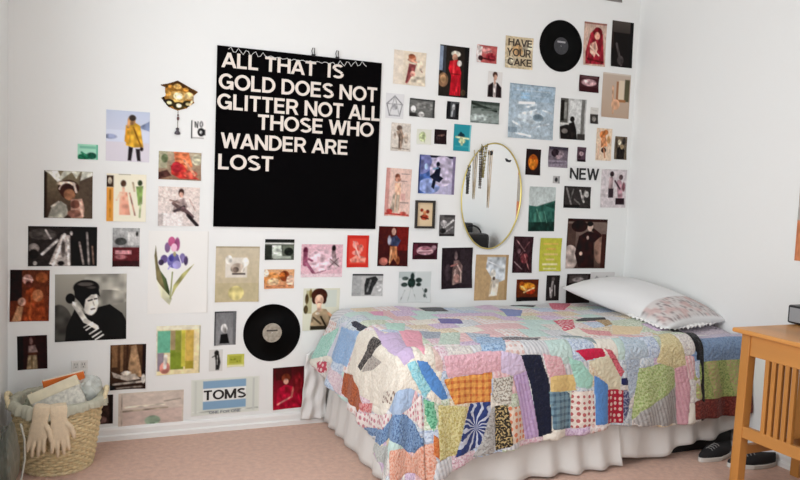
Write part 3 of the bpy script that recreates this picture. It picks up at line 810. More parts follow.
# grey green bag slumped between the basket and the left wall
bag = crumple('plastic_bag', (-3.402, -.60, .15), .15, (.24, .75, 1.0), mat('grey_green_plastic', '63665b', .35, noise=.25, nscale=10), 21, 'dull grey green plastic bag leaning on the left wall beside the basket', 'bag', .22)
bag.location.z = .152
bm = bmesh.new(); tube(bm, [(p[0] + 3.402, p[1] + .60, p[2] - .152) for p in [(-3.365, -.50, .27), (-3.352, -.49, .20), (-3.350, -.50, .12), (-3.36, -.52, .05), (-3.385, -.55, .02)]], .004, 8)
obj('drawstring', bm, mat('pale_cord', 'c8c6ba', .7), bag, smooth=True)
PICTURES = [
('art_card', 'card', 'small mint green card printed with dark green leaves, left of the yellow coat photo', -3.1288, 1.3778, 0.0871, 0.07, 0.0, [('B', 'a8dcc4'), ('R', 0.1, 0.12, 0.9, 0.28, '7cc0a4'), ('E', 0.3, 0.85, 0.3, 0.22, '1f6b4c'), ('E', 0.68, 0.75, 0.25, 0.22, '174f3c'), ('L', 0.2, 0.55, 0.45, 0.8, 0.1, '2a7a5a'), ('R', 0.92, 0, 1, 1, '5fae92')], {}),
('fashion_photo', 'photo', 'photo of a person in a yellow coat and black boots against pale sky', -2.9551, 1.4605, 0.1926, 0.2364, 0.0, [('G', 'c3cce0', 'd9d6e2'), ('R', 0, 0.38, 1, 0.62, 'd5daea'), ('R', 0, 0.62, 1, 1, 'd9d3dc'), ('E', 0.1, 0.52, 0.14, 0.05, '8c93ae'), ('P', [(0.75, 0.3), (1, 0.18), (1, 0.38), (0.82, 0.34)], '7e8aa8'), ('P', [(0.5, 0.3), (0.45, 0.68), (0.64, 0.72), (0.86, 0.7), (0.78, 0.28), (0.62, 0.2)], 'd9a53a'), ('P', [(0.45, 0.28), (0.42, 0.6), (0.52, 0.66), (0.56, 0.3)], 'c98f2e'), ('L', 0.62, 0.32, 0.8, 0.68, 0.04, '8f6120'), ('E', 0.82, 0.74, 0.04, 0.04, '2c1f1c'), ('E', 0.58, 0.18, 0.09, 0.09, '9c7350'), ('E', 0.6, 0.13, 0.08, 0.06, '3c332e'), ('L', 0.52, 0.2, 0.5, 0.32, 0.06, 'b98a5a'), ('P', [(0.52, 0.7), (0.62, 0.72), (0.58, 0.98), (0.5, 0.98)], '231c20'), ('P', [(0.68, 0.74), (0.78, 0.74), (0.8, 0.98), (0.72, 0.98)], '231c20')], {}),
('instant_camera_card', 'card', 'small white card with a black camera drawing, left of the black letter poster', -2.6322, 1.514, 0.0712, 0.0919, 0.0, [('B', 'eceae8'), ('R', 0, 0.05, 0.08, 1, '5a5856'), ('R', 0.08, 0.92, 0.85, 0.98, '9a9896'), ('E', 0.68, 0.64, 0.24, 0.22, '1d1b1b'), ('R', 0.5, 0.5, 0.95, 0.78, '262424'), ('E', 0.66, 0.64, 0.08, 0.09, 'd8d6d4'), ('L', 0.25, 0.12, 0.28, 0.38, 0.06, '333333'), ('L', 0.3, 0.12, 0.42, 0.4, 0.06, '333333'), ('L', 0.42, 0.4, 0.46, 0.1, 0.06, '333333'), ('E', 0.68, 0.22, 0.12, 0.16, '5a5858'), ('E', 0.68, 0.22, 0.05, 0.09, 'ddd')], {}),
('portrait_photo', 'photo', 'photo of a person in a pale headband, its top edge torn in peaks', -3.209, 1.1772, 0.2042, 0.2174, 0.0, [('G', '7a6f58', '3b2a22'), ('R', 0, 0, 0.06, 1, '2c211c'), ('R', 0.72, 0.1, 1, 1, '54463a'), ('P', [(0, 0), (0.28, 0), (0.36, 0.2), (0.27, 0.24), (0.12, 0.08)], 'e6e4da'), ('P', [(0.4, 0), (0.75, 0), (0.66, 0.16), (0.56, 0.02), (0.34, 0.2), (0.3, 0.16)], 'dcdccb'), ('P', [(0.78, 0), (1, 0), (1, 0.08), (0.74, 0.2)], 'd9d9cb'), ('E', 0.5, 0.36, 0.22, 0.17, '2f1a12'), ('E', 0.46, 0.27, 0.18, 0.05, 'f0d9c4'), ('L', 0.32, 0.38, 0.4, 0.26, 0.05, 'ecd9cc'), ('L', 0.6, 0.26, 0.66, 0.44, 0.05, 'ecd9cc'), ('E', 0.47, 0.42, 0.15, 0.16, '38201a'), ('E', 0.52, 0.5, 0.12, 0.12, '8f6248'), ('P', [(0.08, 1), (0.16, 0.76), (0.34, 0.64), (0.46, 0.72), (0.5, 0.9), (0.4, 1)], 'a8a598'), ('P', [(0.55, 0.6), (0.78, 0.58), (0.84, 0.8), (0.8, 1), (0.55, 1)], 'b98f7e'), ('E', 0.64, 0.7, 0.1, 0.09, '6d4438'), ('L', 0.16, 0.76, 0.3, 0.66, 0.04, 'eadfd0'), ('E', 0.62, 0.9, 0.14, 0.08, '8a5d50'), ('L', 0.74, 0.62, 0.8, 0.95, 0.05, 'dcb8a6'), ('N', 0.25, 0.05, 3)], {}),
('pattern_card', 'card', 'cream dress pattern card with pink and green figures and an orange strip', -2.9581, 1.1705, 0.1759, 0.2251, 0.0, [('B', 'efe8d2'), ('R', 0, 0.04, 0.17, 0.28, '3a2a20'), ('E', 0.08, 0.15, 0.05, 0.07, 'd9cdb8'), ('R', 0, 0.29, 0.17, 1, 'dd9a45'), ('L', 0.09, 0.35, 0.09, 0.9, 0.05, 'c27c2c'), ('E', 0.42, 0.2, 0.07, 0.07, '4c3428'), ('P', [(0.33, 0.38), (0.52, 0.38), (0.6, 0.86), (0.32, 0.86)], 'e7a48c'), ('L', 0.42, 0.3, 0.42, 0.4, 0.07, 'e5b79e'), ('L', 0.34, 0.4, 0.25, 0.55, 0.04, 'e0b098'), ('L', 0.58, 0.4, 0.72, 0.86, 0.04, 'b08470'), ('L', 0.66, 0.18, 0.7, 0.35, 0.05, 'bba88c'), ('E', 0.84, 0.18, 0.06, 0.06, '3f4a30'), ('P', [(0.74, 0.26), (0.92, 0.24), (0.9, 0.62), (0.8, 0.66)], '88a45c'), ('L', 0.86, 0.6, 0.84, 0.9, 0.05, 'b7c493'), ('R', 0.3, 0, 0.6, 0.02, 'a8a290')], {}),
('editorial_photo', 'photo', 'wide photo of coral red skirts among leaves, above the pale seated figure', -2.7162, 1.3324, 0.1988, 0.1353, 0.0, [('G', 'b8a890', '8a6a55'), ('R', 0, 0, 0.2, 0.6, 'a9a489'), ('E', 0.14, 0.25, 0.08, 0.15, '6f7a58'), ('E', 0.9, 0.25, 0.12, 0.2, 'c9c3a8'), ('P', [(0.35, 0), (0.7, 0), (0.8, 0.5), (0.6, 0.75), (0.4, 0.6)], 'd97a52'), ('P', [(0.28, 0.5), (0.55, 0.4), (0.7, 0.7), (0.95, 0.95), (0.5, 0.95), (0.3, 0.8)], 'c23a34'), ('E', 0.42, 0.55, 0.12, 0.2, 'a02830'), ('E', 0.75, 0.78, 0.16, 0.14, 'd9604f'), ('P', [(0, 0.75), (0.2, 0.65), (0.3, 0.85), (0, 1)], '4a2d28'), ('L', 0.6, 0.3, 0.85, 0.8, 0.06, 'e3a080'), ('N', 0.3, 0.09, 5)], {}),
('editorial_photo', 'photo', 'pale pink photo of a seated figure, directly under the coral red photo', -2.7173, 1.1356, 0.1948, 0.19, 0.0, [('G', 'e3d3cb', 'd9cdc9'), ('R', 0, 0.68, 0.6, 1, 'e6ddda'), ('R', 0, 0.7, 0.12, 1, 'c0b5b2'), ('E', 0.55, 0.14, 0.07, 0.1, '4c3530'), ('E', 0.55, 0.2, 0.05, 0.07, 'c99f8e'), ('P', [(0.42, 0.34), (0.62, 0.28), (0.72, 0.5), (0.6, 0.62), (0.34, 0.66)], 'a89490'), ('L', 0.36, 0.42, 0.6, 0.6, 0.08, '5d4a48'), ('L', 0.4, 0.62, 0.62, 0.5, 0.07, '3f3436'), ('L', 0.6, 0.55, 0.82, 0.76, 0.1, '6b5456'), ('L', 0.72, 0.72, 0.95, 0.98, 0.08, '2c2426'), ('L', 0.28, 0.34, 0.5, 0.4, 0.04, '8a716a'), ('L', 0.75, 0.3, 0.9, 0.6, 0.02, 'c9a69c'), ('N', 0.3, 0.05, 8)], {}),
('party_photo', 'photo', 'wide black and white photo of white draped figures, at the far left', -3.2303, 0.9379, 0.2905, 0.1834, 0.0, [('B', '2a2524'), ('R', 0.62, 0, 1, 1, '191414'), ('E', 0.2, 0.2, 0.2, 0.14, '4d4744'), ('E', 0.08, 0.55, 0.08, 0.12, '7d7571'), ('E', 0.08, 0.7, 0.07, 0.12, '1c1817'), ('L', 0.2, 0.7, 0.42, 0.35, 0.04, 'd9d2cd'), ('P', [(0.48, 0.2), (0.6, 0.22), (0.61, 1), (0.4, 1), (0.3, 0.95)], 'b3a9a3'), ('L', 0.52, 0.2, 0.36, 0.98, 0.04, 'efe9e4'), ('L', 0.57, 0.3, 0.58, 0.98, 0.03, 'e9e3de'), ('E', 0.5, 0.55, 0.03, 0.2, '4d4542'), ('E', 0.47, 0.93, 0.05, 0.06, '1a1615'), ('L', 0.85, 0.15, 0.88, 0.95, 0.03, 'a39a96'), ('L', 0.74, 0.4, 0.8, 0.95, 0.03, '8a7f7a'), ('L', 0.93, 0.5, 0.95, 0.95, 0.02, 'a0806f'), ('E', 0.62, 0.17, 0.02, 0.05, 'd5cdc8'), ('L', 0.25, 0.1, 0.32, 0.3, 0.03, 'bab2ad'), ('E', 0.1, 0.93, 0.03, 0.05, 'cfc8c2'), ('N', 0.5, 0.05, 11)], {}),
('portrait_photo', 'photo', 'rust red photo of a figure, left of the large black and white portrait', -3.3672, 0.7106, 0.1615, 0.2378, -0.0109, [('G', '5c3020', '6b2f1c'), ('R', 0, 0, 0.3, 0.6, '23120f'), ('E', 0.44, 0.19, 0.13, 0.1, 'b98a80'), ('L', 0.34, 0.16, 0.56, 0.2, 0.04, 'e0bdb2'), ('E', 0.46, 0.28, 0.08, 0.06, '5c2a22'), ('P', [(0.4, 0.4), (0.6, 0.33), (0.85, 0.5), (0.95, 1), (0.35, 1)], '8e3f22'), ('E', 0.7, 0.5, 0.14, 0.12, 'b0714c'), ('E', 0.3, 0.62, 0.1, 0.08, 'c79a86'), ('P', [(0.1, 0.9), (0.2, 0.7), (0.34, 0.72), (0.28, 1), (0.05, 1)], 'b0815e'), ('E', 0.8, 0.15, 0.16, 0.1, '7d4428'), ('L', 0.55, 0.5, 0.5, 0.95, 0.05, 'b35a30'), ('N', 0.5, 0.06, 13)], {}),
('large_portrait_photo', 'photo', 'large black and white photo of a dark haired person in a black turtleneck', -3.1072, 0.6495, 0.3113, 0.3166, 0.0054, [('G', 'a5a297', '6a6861'), ('E', 0.8, 0.12, 0.4, 0.3, 'b3b0a5'), ('E', 0.7, 0.36, 0.35, 0.12, '9c998f'), ('E', 0.05, 0.8, 0.2, 0.35, '45433f'), ('P', [(0.14, 1), (0.16, 0.78), (0.28, 0.5), (0.42, 0.6), (0.6, 0.5), (0.76, 0.46), (0.94, 0.6), (1, 0.72), (1, 1)], '0b0a0a'), ('E', 0.21, 0.36, 0.065, 0.075, '141212'), ('E', 0.49, 0.46, 0.1, 0.16, 'd3cfc6'), ('P', [(0.41, 0.34), (0.58, 0.3), (0.6, 0.45), (0.57, 0.56), (0.5, 0.62), (0.42, 0.55)], 'd8d4cb'), ('E', 0.43, 0.2, 0.18, 0.115, '161313'), ('P', [(0.26, 0.2), (0.6, 0.2), (0.62, 0.34), (0.57, 0.3), (0.5, 0.31), (0.42, 0.38), (0.4, 0.52), (0.34, 0.42), (0.27, 0.34)], '161313'), ('E', 0.42, 0.15, 0.11, 0.03, '4a4542'), ('E', 0.5, 0.2, 0.07, 0.02, '3b3735'), ('L', 0.46, 0.4, 0.51, 0.385, 0.022, '2f2b29'), ('L', 0.545, 0.375, 0.575, 0.37, 0.02, '2f2b29'), ('L', 0.5, 0.53, 0.545, 0.52, 0.02, '4a4441'), ('L', 0.525, 0.42, 0.54, 0.47, 0.014, 'a39f96'), ('L', 0.27, 0.45, 0.42, 0.7, 0.075, 'cfcbc2'), ('L', 0.25, 0.42, 0.33, 0.55, 0.025, 'ece8df'), ('L', 0.3, 0.42, 0.36, 0.52, 0.02, 'b5b1a8'), ('L', 0.42, 0.7, 0.57, 0.8, 0.07, 'd6d2c9'), ('L', 0.4, 0.8, 0.52, 0.73, 0.018, 'e9e5dd'), ('L', 0.43, 0.84, 0.55, 0.76, 0.018, 'e9e5dd'), ('L', 0.48, 0.9, 0.6, 0.82, 0.022, 'efece6'), ('L', 0.52, 0.95, 0.64, 0.87, 0.022, 'efece6'), ('L', 0.56, 0.99, 0.67, 0.92, 0.022, 'efece6')], {'hi': 1}),
('snapshot', 'photo', 'small photo, grey above and dark red below, beside the iris drawing', -2.9566, 0.9348, 0.1209, 0.1844, 0.0, [('G', 'a8a9a8', '8b8a8a'), ('E', 0.3, 0.35, 0.22, 0.1, '3f403f'), ('R', 0.55, 0.1, 1, 0.45, 'c9c8c6'), ('E', 0.9, 0.15, 0.05, 0.06, '333'), ('R', 0, 0.5, 1, 1, '5a2226'), ('R', 0.1, 0.58, 0.7, 0.68, 'c98f93'), ('E', 0.3, 0.75, 0.22, 0.06, 'a86a6e'), ('R', 0, 0.85, 1, 1, '33151a'), ('N', 0.4, 0.1, 17)], {}),
('botanical_print', 'drawing', 'white sheet with a purple and pink iris drawing and green leaves', -2.7138, 0.8134, 0.2837, 0.4052, 0.0, [('B', 'ecebe7'), ('R', 0.985, 0, 1, 1, 'd2d0ca'), ('P', [(0.1, 0.3), (0.12, 0.18), (0.16, 0.4), (0.26, 0.6), (0.36, 0.78), (0.34, 0.84), (0.24, 0.72), (0.14, 0.58)], '7d7350'), ('P', [(0.2, 0.48), (0.3, 0.58), (0.36, 0.74), (0.35, 0.84), (0.28, 0.7)], '4d5a38'), ('P', [(0.38, 0.82), (0.42, 0.66), (0.56, 0.52), (0.76, 0.4), (0.58, 0.58), (0.46, 0.7)], 'a3a06a'), ('P', [(0.14, 0.6), (0.28, 0.72), (0.4, 0.82), (0.36, 0.9), (0.22, 0.8)], 'e0e0c0'), ('L', 0.4, 0.5, 0.37, 0.82, 0.022, '8b9060'), ('E', 0.31, 0.2, 0.045, 0.06, '7d5f86'), ('E', 0.38, 0.13, 0.06, 0.06, 'b0577e'), ('E', 0.47, 0.16, 0.045, 0.08, '8c4a72'), ('E', 0.42, 0.2, 0.05, 0.05, 'd9a8bc'), ('E', 0.26, 0.34, 0.06, 0.05, '6e5c92'), ('E', 0.21, 0.38, 0.045, 0.035, '3f3450'), ('E', 0.42, 0.36, 0.11, 0.09, '7a74b8'), ('E', 0.38, 0.33, 0.04, 0.04, '4f4a98'), ('E', 0.47, 0.41, 0.07, 0.05, 'a39cd0'), ('E', 0.56, 0.33, 0.05, 0.06, '8579ac'), ('E', 0.62, 0.36, 0.035, 0.055, '4a3c5c'), ('E', 0.43, 0.28, 0.025, 0.03, 'd4c99a'), ('L', 0.36, 0.42, 0.33, 0.46, 0.02, '9a90c8'), ('L', 0.5, 0.3, 0.54, 0.38, 0.015, 'e0dcee')], {'hi': 1}),
('snapshot', 'photo', 'small tilted dark photo of a standing figure, lowest at the far left', -3.3557, 0.446, 0.1239, 0.1575, 0.0192, [('B', '2b1614'), ('R', 0, 0, 0.2, 1, '1c0f0e'), ('E', 0.46, 0.16, 0.06, 0.1, '7d5e5a'), ('P', [(0.38, 0.3), (0.6, 0.28), (0.68, 0.5), (0.36, 0.52)], '8f7672'), ('R', 0.36, 0.5, 0.66, 0.58, '4f2c20'), ('P', [(0.36, 0.58), (0.64, 0.58), (0.68, 1), (0.3, 1)], '9c8668'), ('L', 0.48, 0.6, 0.48, 1, 0.06, '6f5840'), ('N', 0.4, 0.08, 19)], {}),
('portrait_photo', 'photo', 'brown photo of heavy curtains behind a pale reclining shape, above the beige print', -2.9402, 0.3545, 0.1624, 0.2198, -0.0055, [('G', '5a3f2c', '2a1d18'), ('R', 0.05, 0, 0.2, 0.5, '7d5c40'), ('R', 0.28, 0, 0.36, 0.6, '8a6848'), ('R', 0.45, 0, 0.5, 0.6, '3b281e'), ('P', [(0.58, 0.05), (0.72, 0), (0.85, 0.5), (0.9, 0.75), (0.62, 0.7), (0.5, 0.55)], 'a08060'), ('R', 0.9, 0, 1, 0.8, '241814'), ('P', [(0.05, 0.6), (0.3, 0.68), (0.7, 0.66), (0.85, 0.78), (0.5, 0.82), (0.1, 0.72)], 'b5aa9e'), ('E', 0.45, 0.64, 0.14, 0.05, 'd3cabe'), ('L', 0.1, 0.88, 0.95, 0.84, 0.06, 'a39a90'), ('L', 0.2, 0.97, 0.9, 0.95, 0.05, '7f756c'), ('R', 0, 0.9, 0.14, 1, '14100f'), ('E', 0.94, 0.78, 0.07, 0.1, 'd5d0c8'), ('N', 0.35, 0.07, 23)], {}),
('abstract_print', 'art print', 'colourful abstract print of teal, green and ochre stripes in a pale yellow margin', -2.7077, 0.4265, 0.21, 0.2438, 0.0, [('B', 'ecdcae'), ('R', 0, 0, 1, 0.08, 'ebe6cc'), ('R', 0, 0.08, 0.03, 1, 'e8e4d4'), ('R', 0.03, 0.1, 0.32, 0.55, '6fb699'), ('R', 0.03, 0.55, 0.18, 0.92, '8f8590'), ('E', 0.2, 0.86, 0.12, 0.12, 'd98d80'), ('L', 0.22, 0.62, 0.2, 0.85, 0.08, 'e3d9d0'), ('R', 0.32, 0.1, 0.45, 0.55, '9c8a68'), ('R', 0.32, 0.5, 0.62, 0.9, '7d8f34'), ('R', 0.43, 0.1, 0.57, 0.55, '8c9440'), ('R', 0.57, 0.1, 0.66, 0.85, 'c8c04e'), ('R', 0.66, 0.1, 0.85, 0.75, 'cfae58'), ('R', 0.66, 0.74, 0.85, 0.9, 'a89a3a'), ('R', 0.98, 0.02, 1, 0.98, '8f9080'), ('N', 0.2, 0.12, 29)], {}),
('snapshot', 'photo', 'dark brown photo peeking out just above the baseboard behind the wicker basket', -3.0503, 0.1525, 0.0891, 0.1422, 0.0, [('B', '3a2c28'), ('E', 0.45, 0.15, 0.25, 0.15, '57504c'), ('E', 0.4, 0.85, 0.3, 0.12, '6e5450'), ('R', 0.8, 0, 1, 1, '241c1a'), ('N', 0.6, 0.12, 31)], {}),
('landscape_print', 'art print', 'faded beige landscape print with a pale green clump, resting on the baseboard', -2.8298, 0.1373, 0.304, 0.1758, 0.0, [('B', 'cfc2b4'), ('R', 0.03, 0.06, 0.98, 0.94, 'd2c4b8'), ('R', 0.03, 0.5, 0.98, 0.94, 'cdb8ae'), ('L', 0.1, 0.4, 0.7, 0.38, 0.03, 'e6dccb'), ('L', 0.05, 0.52, 0.75, 0.48, 0.03, 'a89a88'), ('L', 0.7, 0.3, 0.95, 0.25, 0.02, 'a89c8e'), ('E', 0.52, 0.82, 0.12, 0.14, '98ab94'), ('E', 0.52, 0.92, 0.04, 0.05, '6b7a68'), ('L', 0.05, 0.05, 0.05, 0.95, 0.02, 'b0a496'), ('N', 0.15, 0.1, 37)], {}),
('shoe_bag', 'bag', 'white cloth shoe bag with a blue panel and black lettering above the baseboard', -2.4705, 0.1779, 0.3421, 0.186, 0.0074, [('B', 'dfe2da'), ('R', 0.02, 0.03, 0.98, 0.97, 'd6dbd2'), ('R', 0.17, 0.06, 0.8, 0.27, '86a8c4'), ('R', 0.17, 0.62, 0.8, 0.85, '86a8c4'), ('R', 0.17, 0.27, 0.8, 0.62, 'e9ebe8'), ('L', 0.02, 0.9, 0.98, 0.9, 0.02, 'c9cdc6'), ('R', 0.9, 0.05, 0.93, 0.95, 'c5cac4'), ('R', 0.05, 0.05, 0.08, 0.95, 'cdd2ca')], {'tx': [('TOMS', 0.49, 0.45, 0.27, '1c1c1e'), ('ONE FOR ONE', 0.49, 0.93, 0.075, '8c9198')], 'hi': 1, 'n2': 'printed_lettering'}),
('portrait_photo', 'photo', 'grey photo of a pale haired person in black, left of the lower vinyl record', -2.4806, 0.5265, 0.1084, 0.1728, 0.0, [('G', '77787a', '8c8c8d'), ('R', 0, 0, 1, 0.04, '3c3c3e'), ('R', 0, 0, 0.06, 1, '4a4a4c'), ('R', 0.86, 0, 1, 1, '6a6a6c'), ('E', 0.45, 0.5, 0.15, 0.13, 'd3d2d0'), ('E', 0.5, 0.58, 0.08, 0.08, 'a19d9a'), ('P', [(0.25, 0.95), (0.3, 0.68), (0.6, 0.66), (0.7, 0.95)], '131314'), ('N', 0.2, 0.1, 41)], {}),
('snapshot', 'photo', 'tiny white photo of a black figure, left of the yellow-green card', -2.5239, 0.364, 0.0671, 0.1105, 0.0, [('B', 'd5d4d0'), ('E', 0.55, 0.16, 0.17, 0.12, '222120'), ('P', [(0.4, 0.25), (0.72, 0.2), (0.85, 0.6), (0.75, 0.95), (0.5, 0.95), (0.48, 0.5)], '2a2928'), ('L', 0.25, 0.35, 0.4, 0.3, 0.08, '4a4846'), ('L', 0.62, 0.3, 0.6, 0.7, 0.06, 'b5b3af')], {}),
('art_card', 'card', 'small yellow-green card with darker leaf shapes, under the lower vinyl record', -2.4247, 0.3586, 0.0862, 0.0649, 0.0, [('B', 'c4c45e'), ('R', 0.12, 0.14, 0.85, 0.74, 'a8ab46'), ('E', 0.35, 0.4, 0.15, 0.1, '8f9630'), ('E', 0.65, 0.55, 0.12, 0.1, '969c38'), ('R', 0, 0.86, 1, 1, 'e3e0b8')], {}),
('portrait_photo', 'photo', 'deep red photo of a person in a crimson top, low beside the bed skirt', -2.1444, 0.1963, 0.1666, 0.2229, 0.0227, [('G', '47141c', 'a31c30'), ('R', 0.1, 0, 0.6, 0.3, '3f1714'), ('E', 0.42, 0.26, 0.14, 0.11, '6b3020'), ('E', 0.42, 0.34, 0.08, 0.07, 'd6a08c'), ('P', [(0.1, 0.95), (0.15, 0.5), (0.4, 0.42), (0.75, 0.5), (0.95, 0.95)], 'a81a34'), ('L', 0.15, 0.88, 0.6, 0.72, 0.05, 'd8938a'), ('L', 0.6, 0.72, 0.66, 0.5, 0.06, 'b86c60'), ('E', 0.8, 0.4, 0.15, 0.25, '7d2026'), ('N', 0.3, 0.09, 43)], {}),
('manila_poster', 'poster', 'beige paper poster with a small white cut-out drawing at its centre', -2.4263, 0.8012, 0.2193, 0.2825, -0.0017, [('G', 'c9bda6', 'c3b595'), ('R', 0, 0, 1, 0.03, 'a89c82'), ('R', 0, 0.66, 1, 1, 'bdb08e'), ('E', 0.48, 0.84, 0.18, 0.13, 'ccc084'), ('R', 0.22, 0.2, 0.72, 0.56, 'd9d2c6'), ('E', 0.3, 0.24, 0.08, 0.08, 'e9e4da'), ('E', 0.68, 0.28, 0.08, 0.08, 'e9e4da'), ('E', 0.5, 0.4, 0.16, 0.1, 'b0a294'), ('E', 0.46, 0.42, 0.07, 0.05, '6b5d54'), ('R', 0.38, 0.48, 0.68, 0.51, '4d4440'), ('L', 0.7, 0.3, 0.6, 0.45, 0.04, 'efe9de'), ('N', 0.1, 0.1, 47)], {}),
('snapshot', 'photo', 'small photo of a white shape by dark trees, above the orange portrait', -2.2136, 0.9274, 0.1529, 0.1067, 0.0, [('B', '55594f'), ('R', 0, 0, 1, 0.17, '20221f'), ('R', 0, 0.17, 1, 0.24, 'dfe0dc'), ('R', 0, 0.3, 0.25, 1, '2c302a'), ('P', [(0.25, 0.3), (0.55, 0.28), (0.6, 0.85), (0.25, 0.9)], 'c2cabf'), ('R', 0.62, 0.3, 1, 0.6, '6d7566'), ('E', 0.82, 0.6, 0.16, 0.2, '1f231e'), ('R', 0.3, 0.82, 0.9, 0.95, 'a3ab9f'), ('N', 0.3, 0.1, 53)], {}),
('portrait_photo', 'photo', 'small orange photo of a red haired person lying back, above the lower record', -2.2111, 0.7746, 0.1576, 0.1001, 0.0, [('G', 'd8a77c', 'cf8f64'), ('E', 0.25, 0.5, 0.28, 0.35, 'c98850'), ('E', 0.3, 0.65, 0.2, 0.2, 'e9c39a'), ('E', 0.68, 0.35, 0.16, 0.28, '7d3a20'), ('E', 0.6, 0.3, 0.1, 0.15, 'b0602c'), ('E', 0.88, 0.6, 0.14, 0.3, 'e6c0a8'), ('L', 0.1, 0.9, 0.9, 0.85, 0.06, 'b87a58'), ('E', 0.05, 0.2, 0.1, 0.2, 'efe0cc'), ('N', 0.3, 0.1, 59)], {}),
('fashion_sketch', 'drawing', 'wide pink sketch of two figures with dark hair, left of the red card', -1.9845, 0.8691, 0.2267, 0.1738, 0.0, [('B', 'dcb4be'), ('E', 0.5, 0.5, 0.35, 0.35, 'e0bcc6'), ('E', 0.1, 0.2, 0.06, 0.12, '6d2c44'), ('L', 0.1, 0.3, 0.1, 0.6, 0.11, '8c4a62'), ('L', 0.12, 0.55, 0.32, 0.9, 0.07, 'a3607a'), ('L', 0.18, 0.45, 0.26, 0.5, 0.05, '8f4f68'), ('E', 0.78, 0.12, 0.05, 0.1, '211518'), ('L', 0.78, 0.25, 0.8, 0.45, 0.1, '8a7478'), ('P', [(0.66, 0.5), (0.82, 0.4), (0.95, 0.6), (0.85, 0.75)], 'bfa9ac'), ('L', 0.68, 0.7, 0.9, 0.42, 0.02, '63484e'), ('L', 0.7, 0.45, 0.92, 0.68, 0.02, '63484e'), ('L', 0.3, 0.9, 0.6, 0.8, 0.02, '9c6474'), ('R', 0, 0.9, 1, 1, 'e6ccd2'), ('N', 0.25, 0.05, 61)], {}),
('portrait_photo', 'photo', 'photo of a person with a brown bob, above the foot of the bed', -1.9801, 0.6101, 0.2003, 0.2243, -0.0045, [('B', 'd9d9c6'), ('R', 0.08, 0.05, 0.24, 0.6, 'b7b38e'), ('E', 0.1, 0.25, 0.05, 0.12, '5d4c30'), ('E', 0.08, 0.5, 0.06, 0.1, '4d4028'), ('E', 0.2, 0.12, 0.04, 0.1, '7d6c40'), ('R', 0.6, 0.04, 0.92, 0.45, 'cdd3c9'), ('P', [(0.2, 0.98), (0.26, 0.6), (0.44, 0.48), (0.64, 0.5), (0.74, 0.62), (0.86, 0.72), (0.7, 0.98)], 'a08c70'), ('E', 0.44, 0.17, 0.22, 0.17, '44241a'), ('E', 0.32, 0.27, 0.08, 0.1, '44241a'), ('E', 0.57, 0.27, 0.07, 0.1, '44241a'), ('E', 0.44, 0.28, 0.12, 0.13, 'dcb49c'), ('E', 0.44, 0.35, 0.04, 0.02, 'a04038'), ('L', 0.44, 0.4, 0.45, 0.5, 0.12, 'dcb49c'), ('L', 0.7, 0.6, 0.88, 0.74, 0.07, 'c99a78'), ('L', 0.3, 0.7, 0.5, 0.85, 0.05, '4a3f30'), ('L', 0.5, 0.68, 0.64, 0.9, 0.05, '3b3226'), ('R', 0.22, 0.9, 0.66, 0.99, '2f2a22'), ('E', 0.4, 0.6, 0.06, 0.03, 'e9dcc8')], {'hi': 1}),
('art_card', 'card', 'bright red card with faint white figures under the letter poster', -1.7868, 0.9197, 0.1231, 0.1725, 0.0, [('B', 'c8322a'), ('R', 0.1, 0.1, 0.9, 0.9, 'd84538'), ('E', 0.4, 0.3, 0.14, 0.12, 'e8857a'), ('E', 0.65, 0.4, 0.12, 0.12, 'e38074'), ('E', 0.45, 0.55, 0.2, 0.08, 'e8948a'), ('P', [(0.15, 0.75), (0.5, 0.6), (0.9, 0.7), (0.85, 0.85), (0.2, 0.85)], 'e78a7a'), ('L', 0.3, 0.2, 0.6, 0.7, 0.06, 'f0b0a6')], {}),
('snapshot', 'photo', 'small grey photo of a black bending figure, under the bright red card', -1.7231, 0.7363, 0.1779, 0.1205, -0.0114, [('B', 'b5b5b4'), ('R', 0, 0, 1, 0.07, '1b1b1b'), ('R', 0, 0.1, 0.3, 1, 'a7a8a8'), ('P', [(0.45, 0.2), (0.75, 0.1), (0.85, 0.25), (0.7, 0.6), (0.62, 0.95), (0.42, 0.95), (0.4, 0.5)], '2e2e2f'), ('L', 0.6, 0.3, 0.5, 0.8, 0.06, '6d6d6d'), ('E', 0.9, 0.5, 0.1, 0.3, 'c7c7c6'), ('N', 0.2, 0.1, 67)], {}),
('portrait_photo', 'photo', 'dark red photo of a standing person in blue, right of the red card', -1.5815, 0.9476, 0.178, 0.2185, -0.009, [('G', '4a1c18', '3a1714'), ('R', 0.6, 0, 1, 0.6, '6d1f1c'), ('E', 0.5, 0.13, 0.07, 0.09, 'c9a090'), ('P', [(0.35, 0.3), (0.6, 0.22), (0.75, 0.35), (0.65, 0.5), (0.42, 0.48)], '39405c'), ('E', 0.37, 0.35, 0.06, 0.12, '8d8f9c'), ('P', [(0.4, 0.5), (0.62, 0.5), (0.68, 0.95), (0.52, 0.8), (0.4, 0.97)], 'b87850'), ('E', 0.2, 0.88, 0.14, 0.1, 'b0685c'), ('L', 0.45, 0.6, 0.4, 0.9, 0.04, 'e2b088'), ('E', 0.68, 0.85, 0.06, 0.1, '8a4c30'), ('N', 0.35, 0.07, 71)], {}),
('snapshot', 'photo', 'small dark photo of a pink vintage car, right of the dark red standing portrait', -1.3879, 0.9229, 0.1534, 0.0938, -0.0077, [('B', '3f1f28'), ('R', 0.04, 0.1, 0.2, 0.8, '5c2834'), ('E', 0.5, 0.48, 0.34, 0.26, 'c79aa4'), ('R', 0.2, 0.42, 0.8, 0.62, 'dcb8bc'), ('E', 0.52, 0.35, 0.2, 0.12, '8d5a66'), ('R', 0.1, 0.75, 0.9, 0.95, '2c151c'), ('E', 0.85, 0.3, 0.1, 0.15, '8f6f78'), ('L', 0.25, 0.58, 0.75, 0.55, 0.04, '7a4a54')], {}),
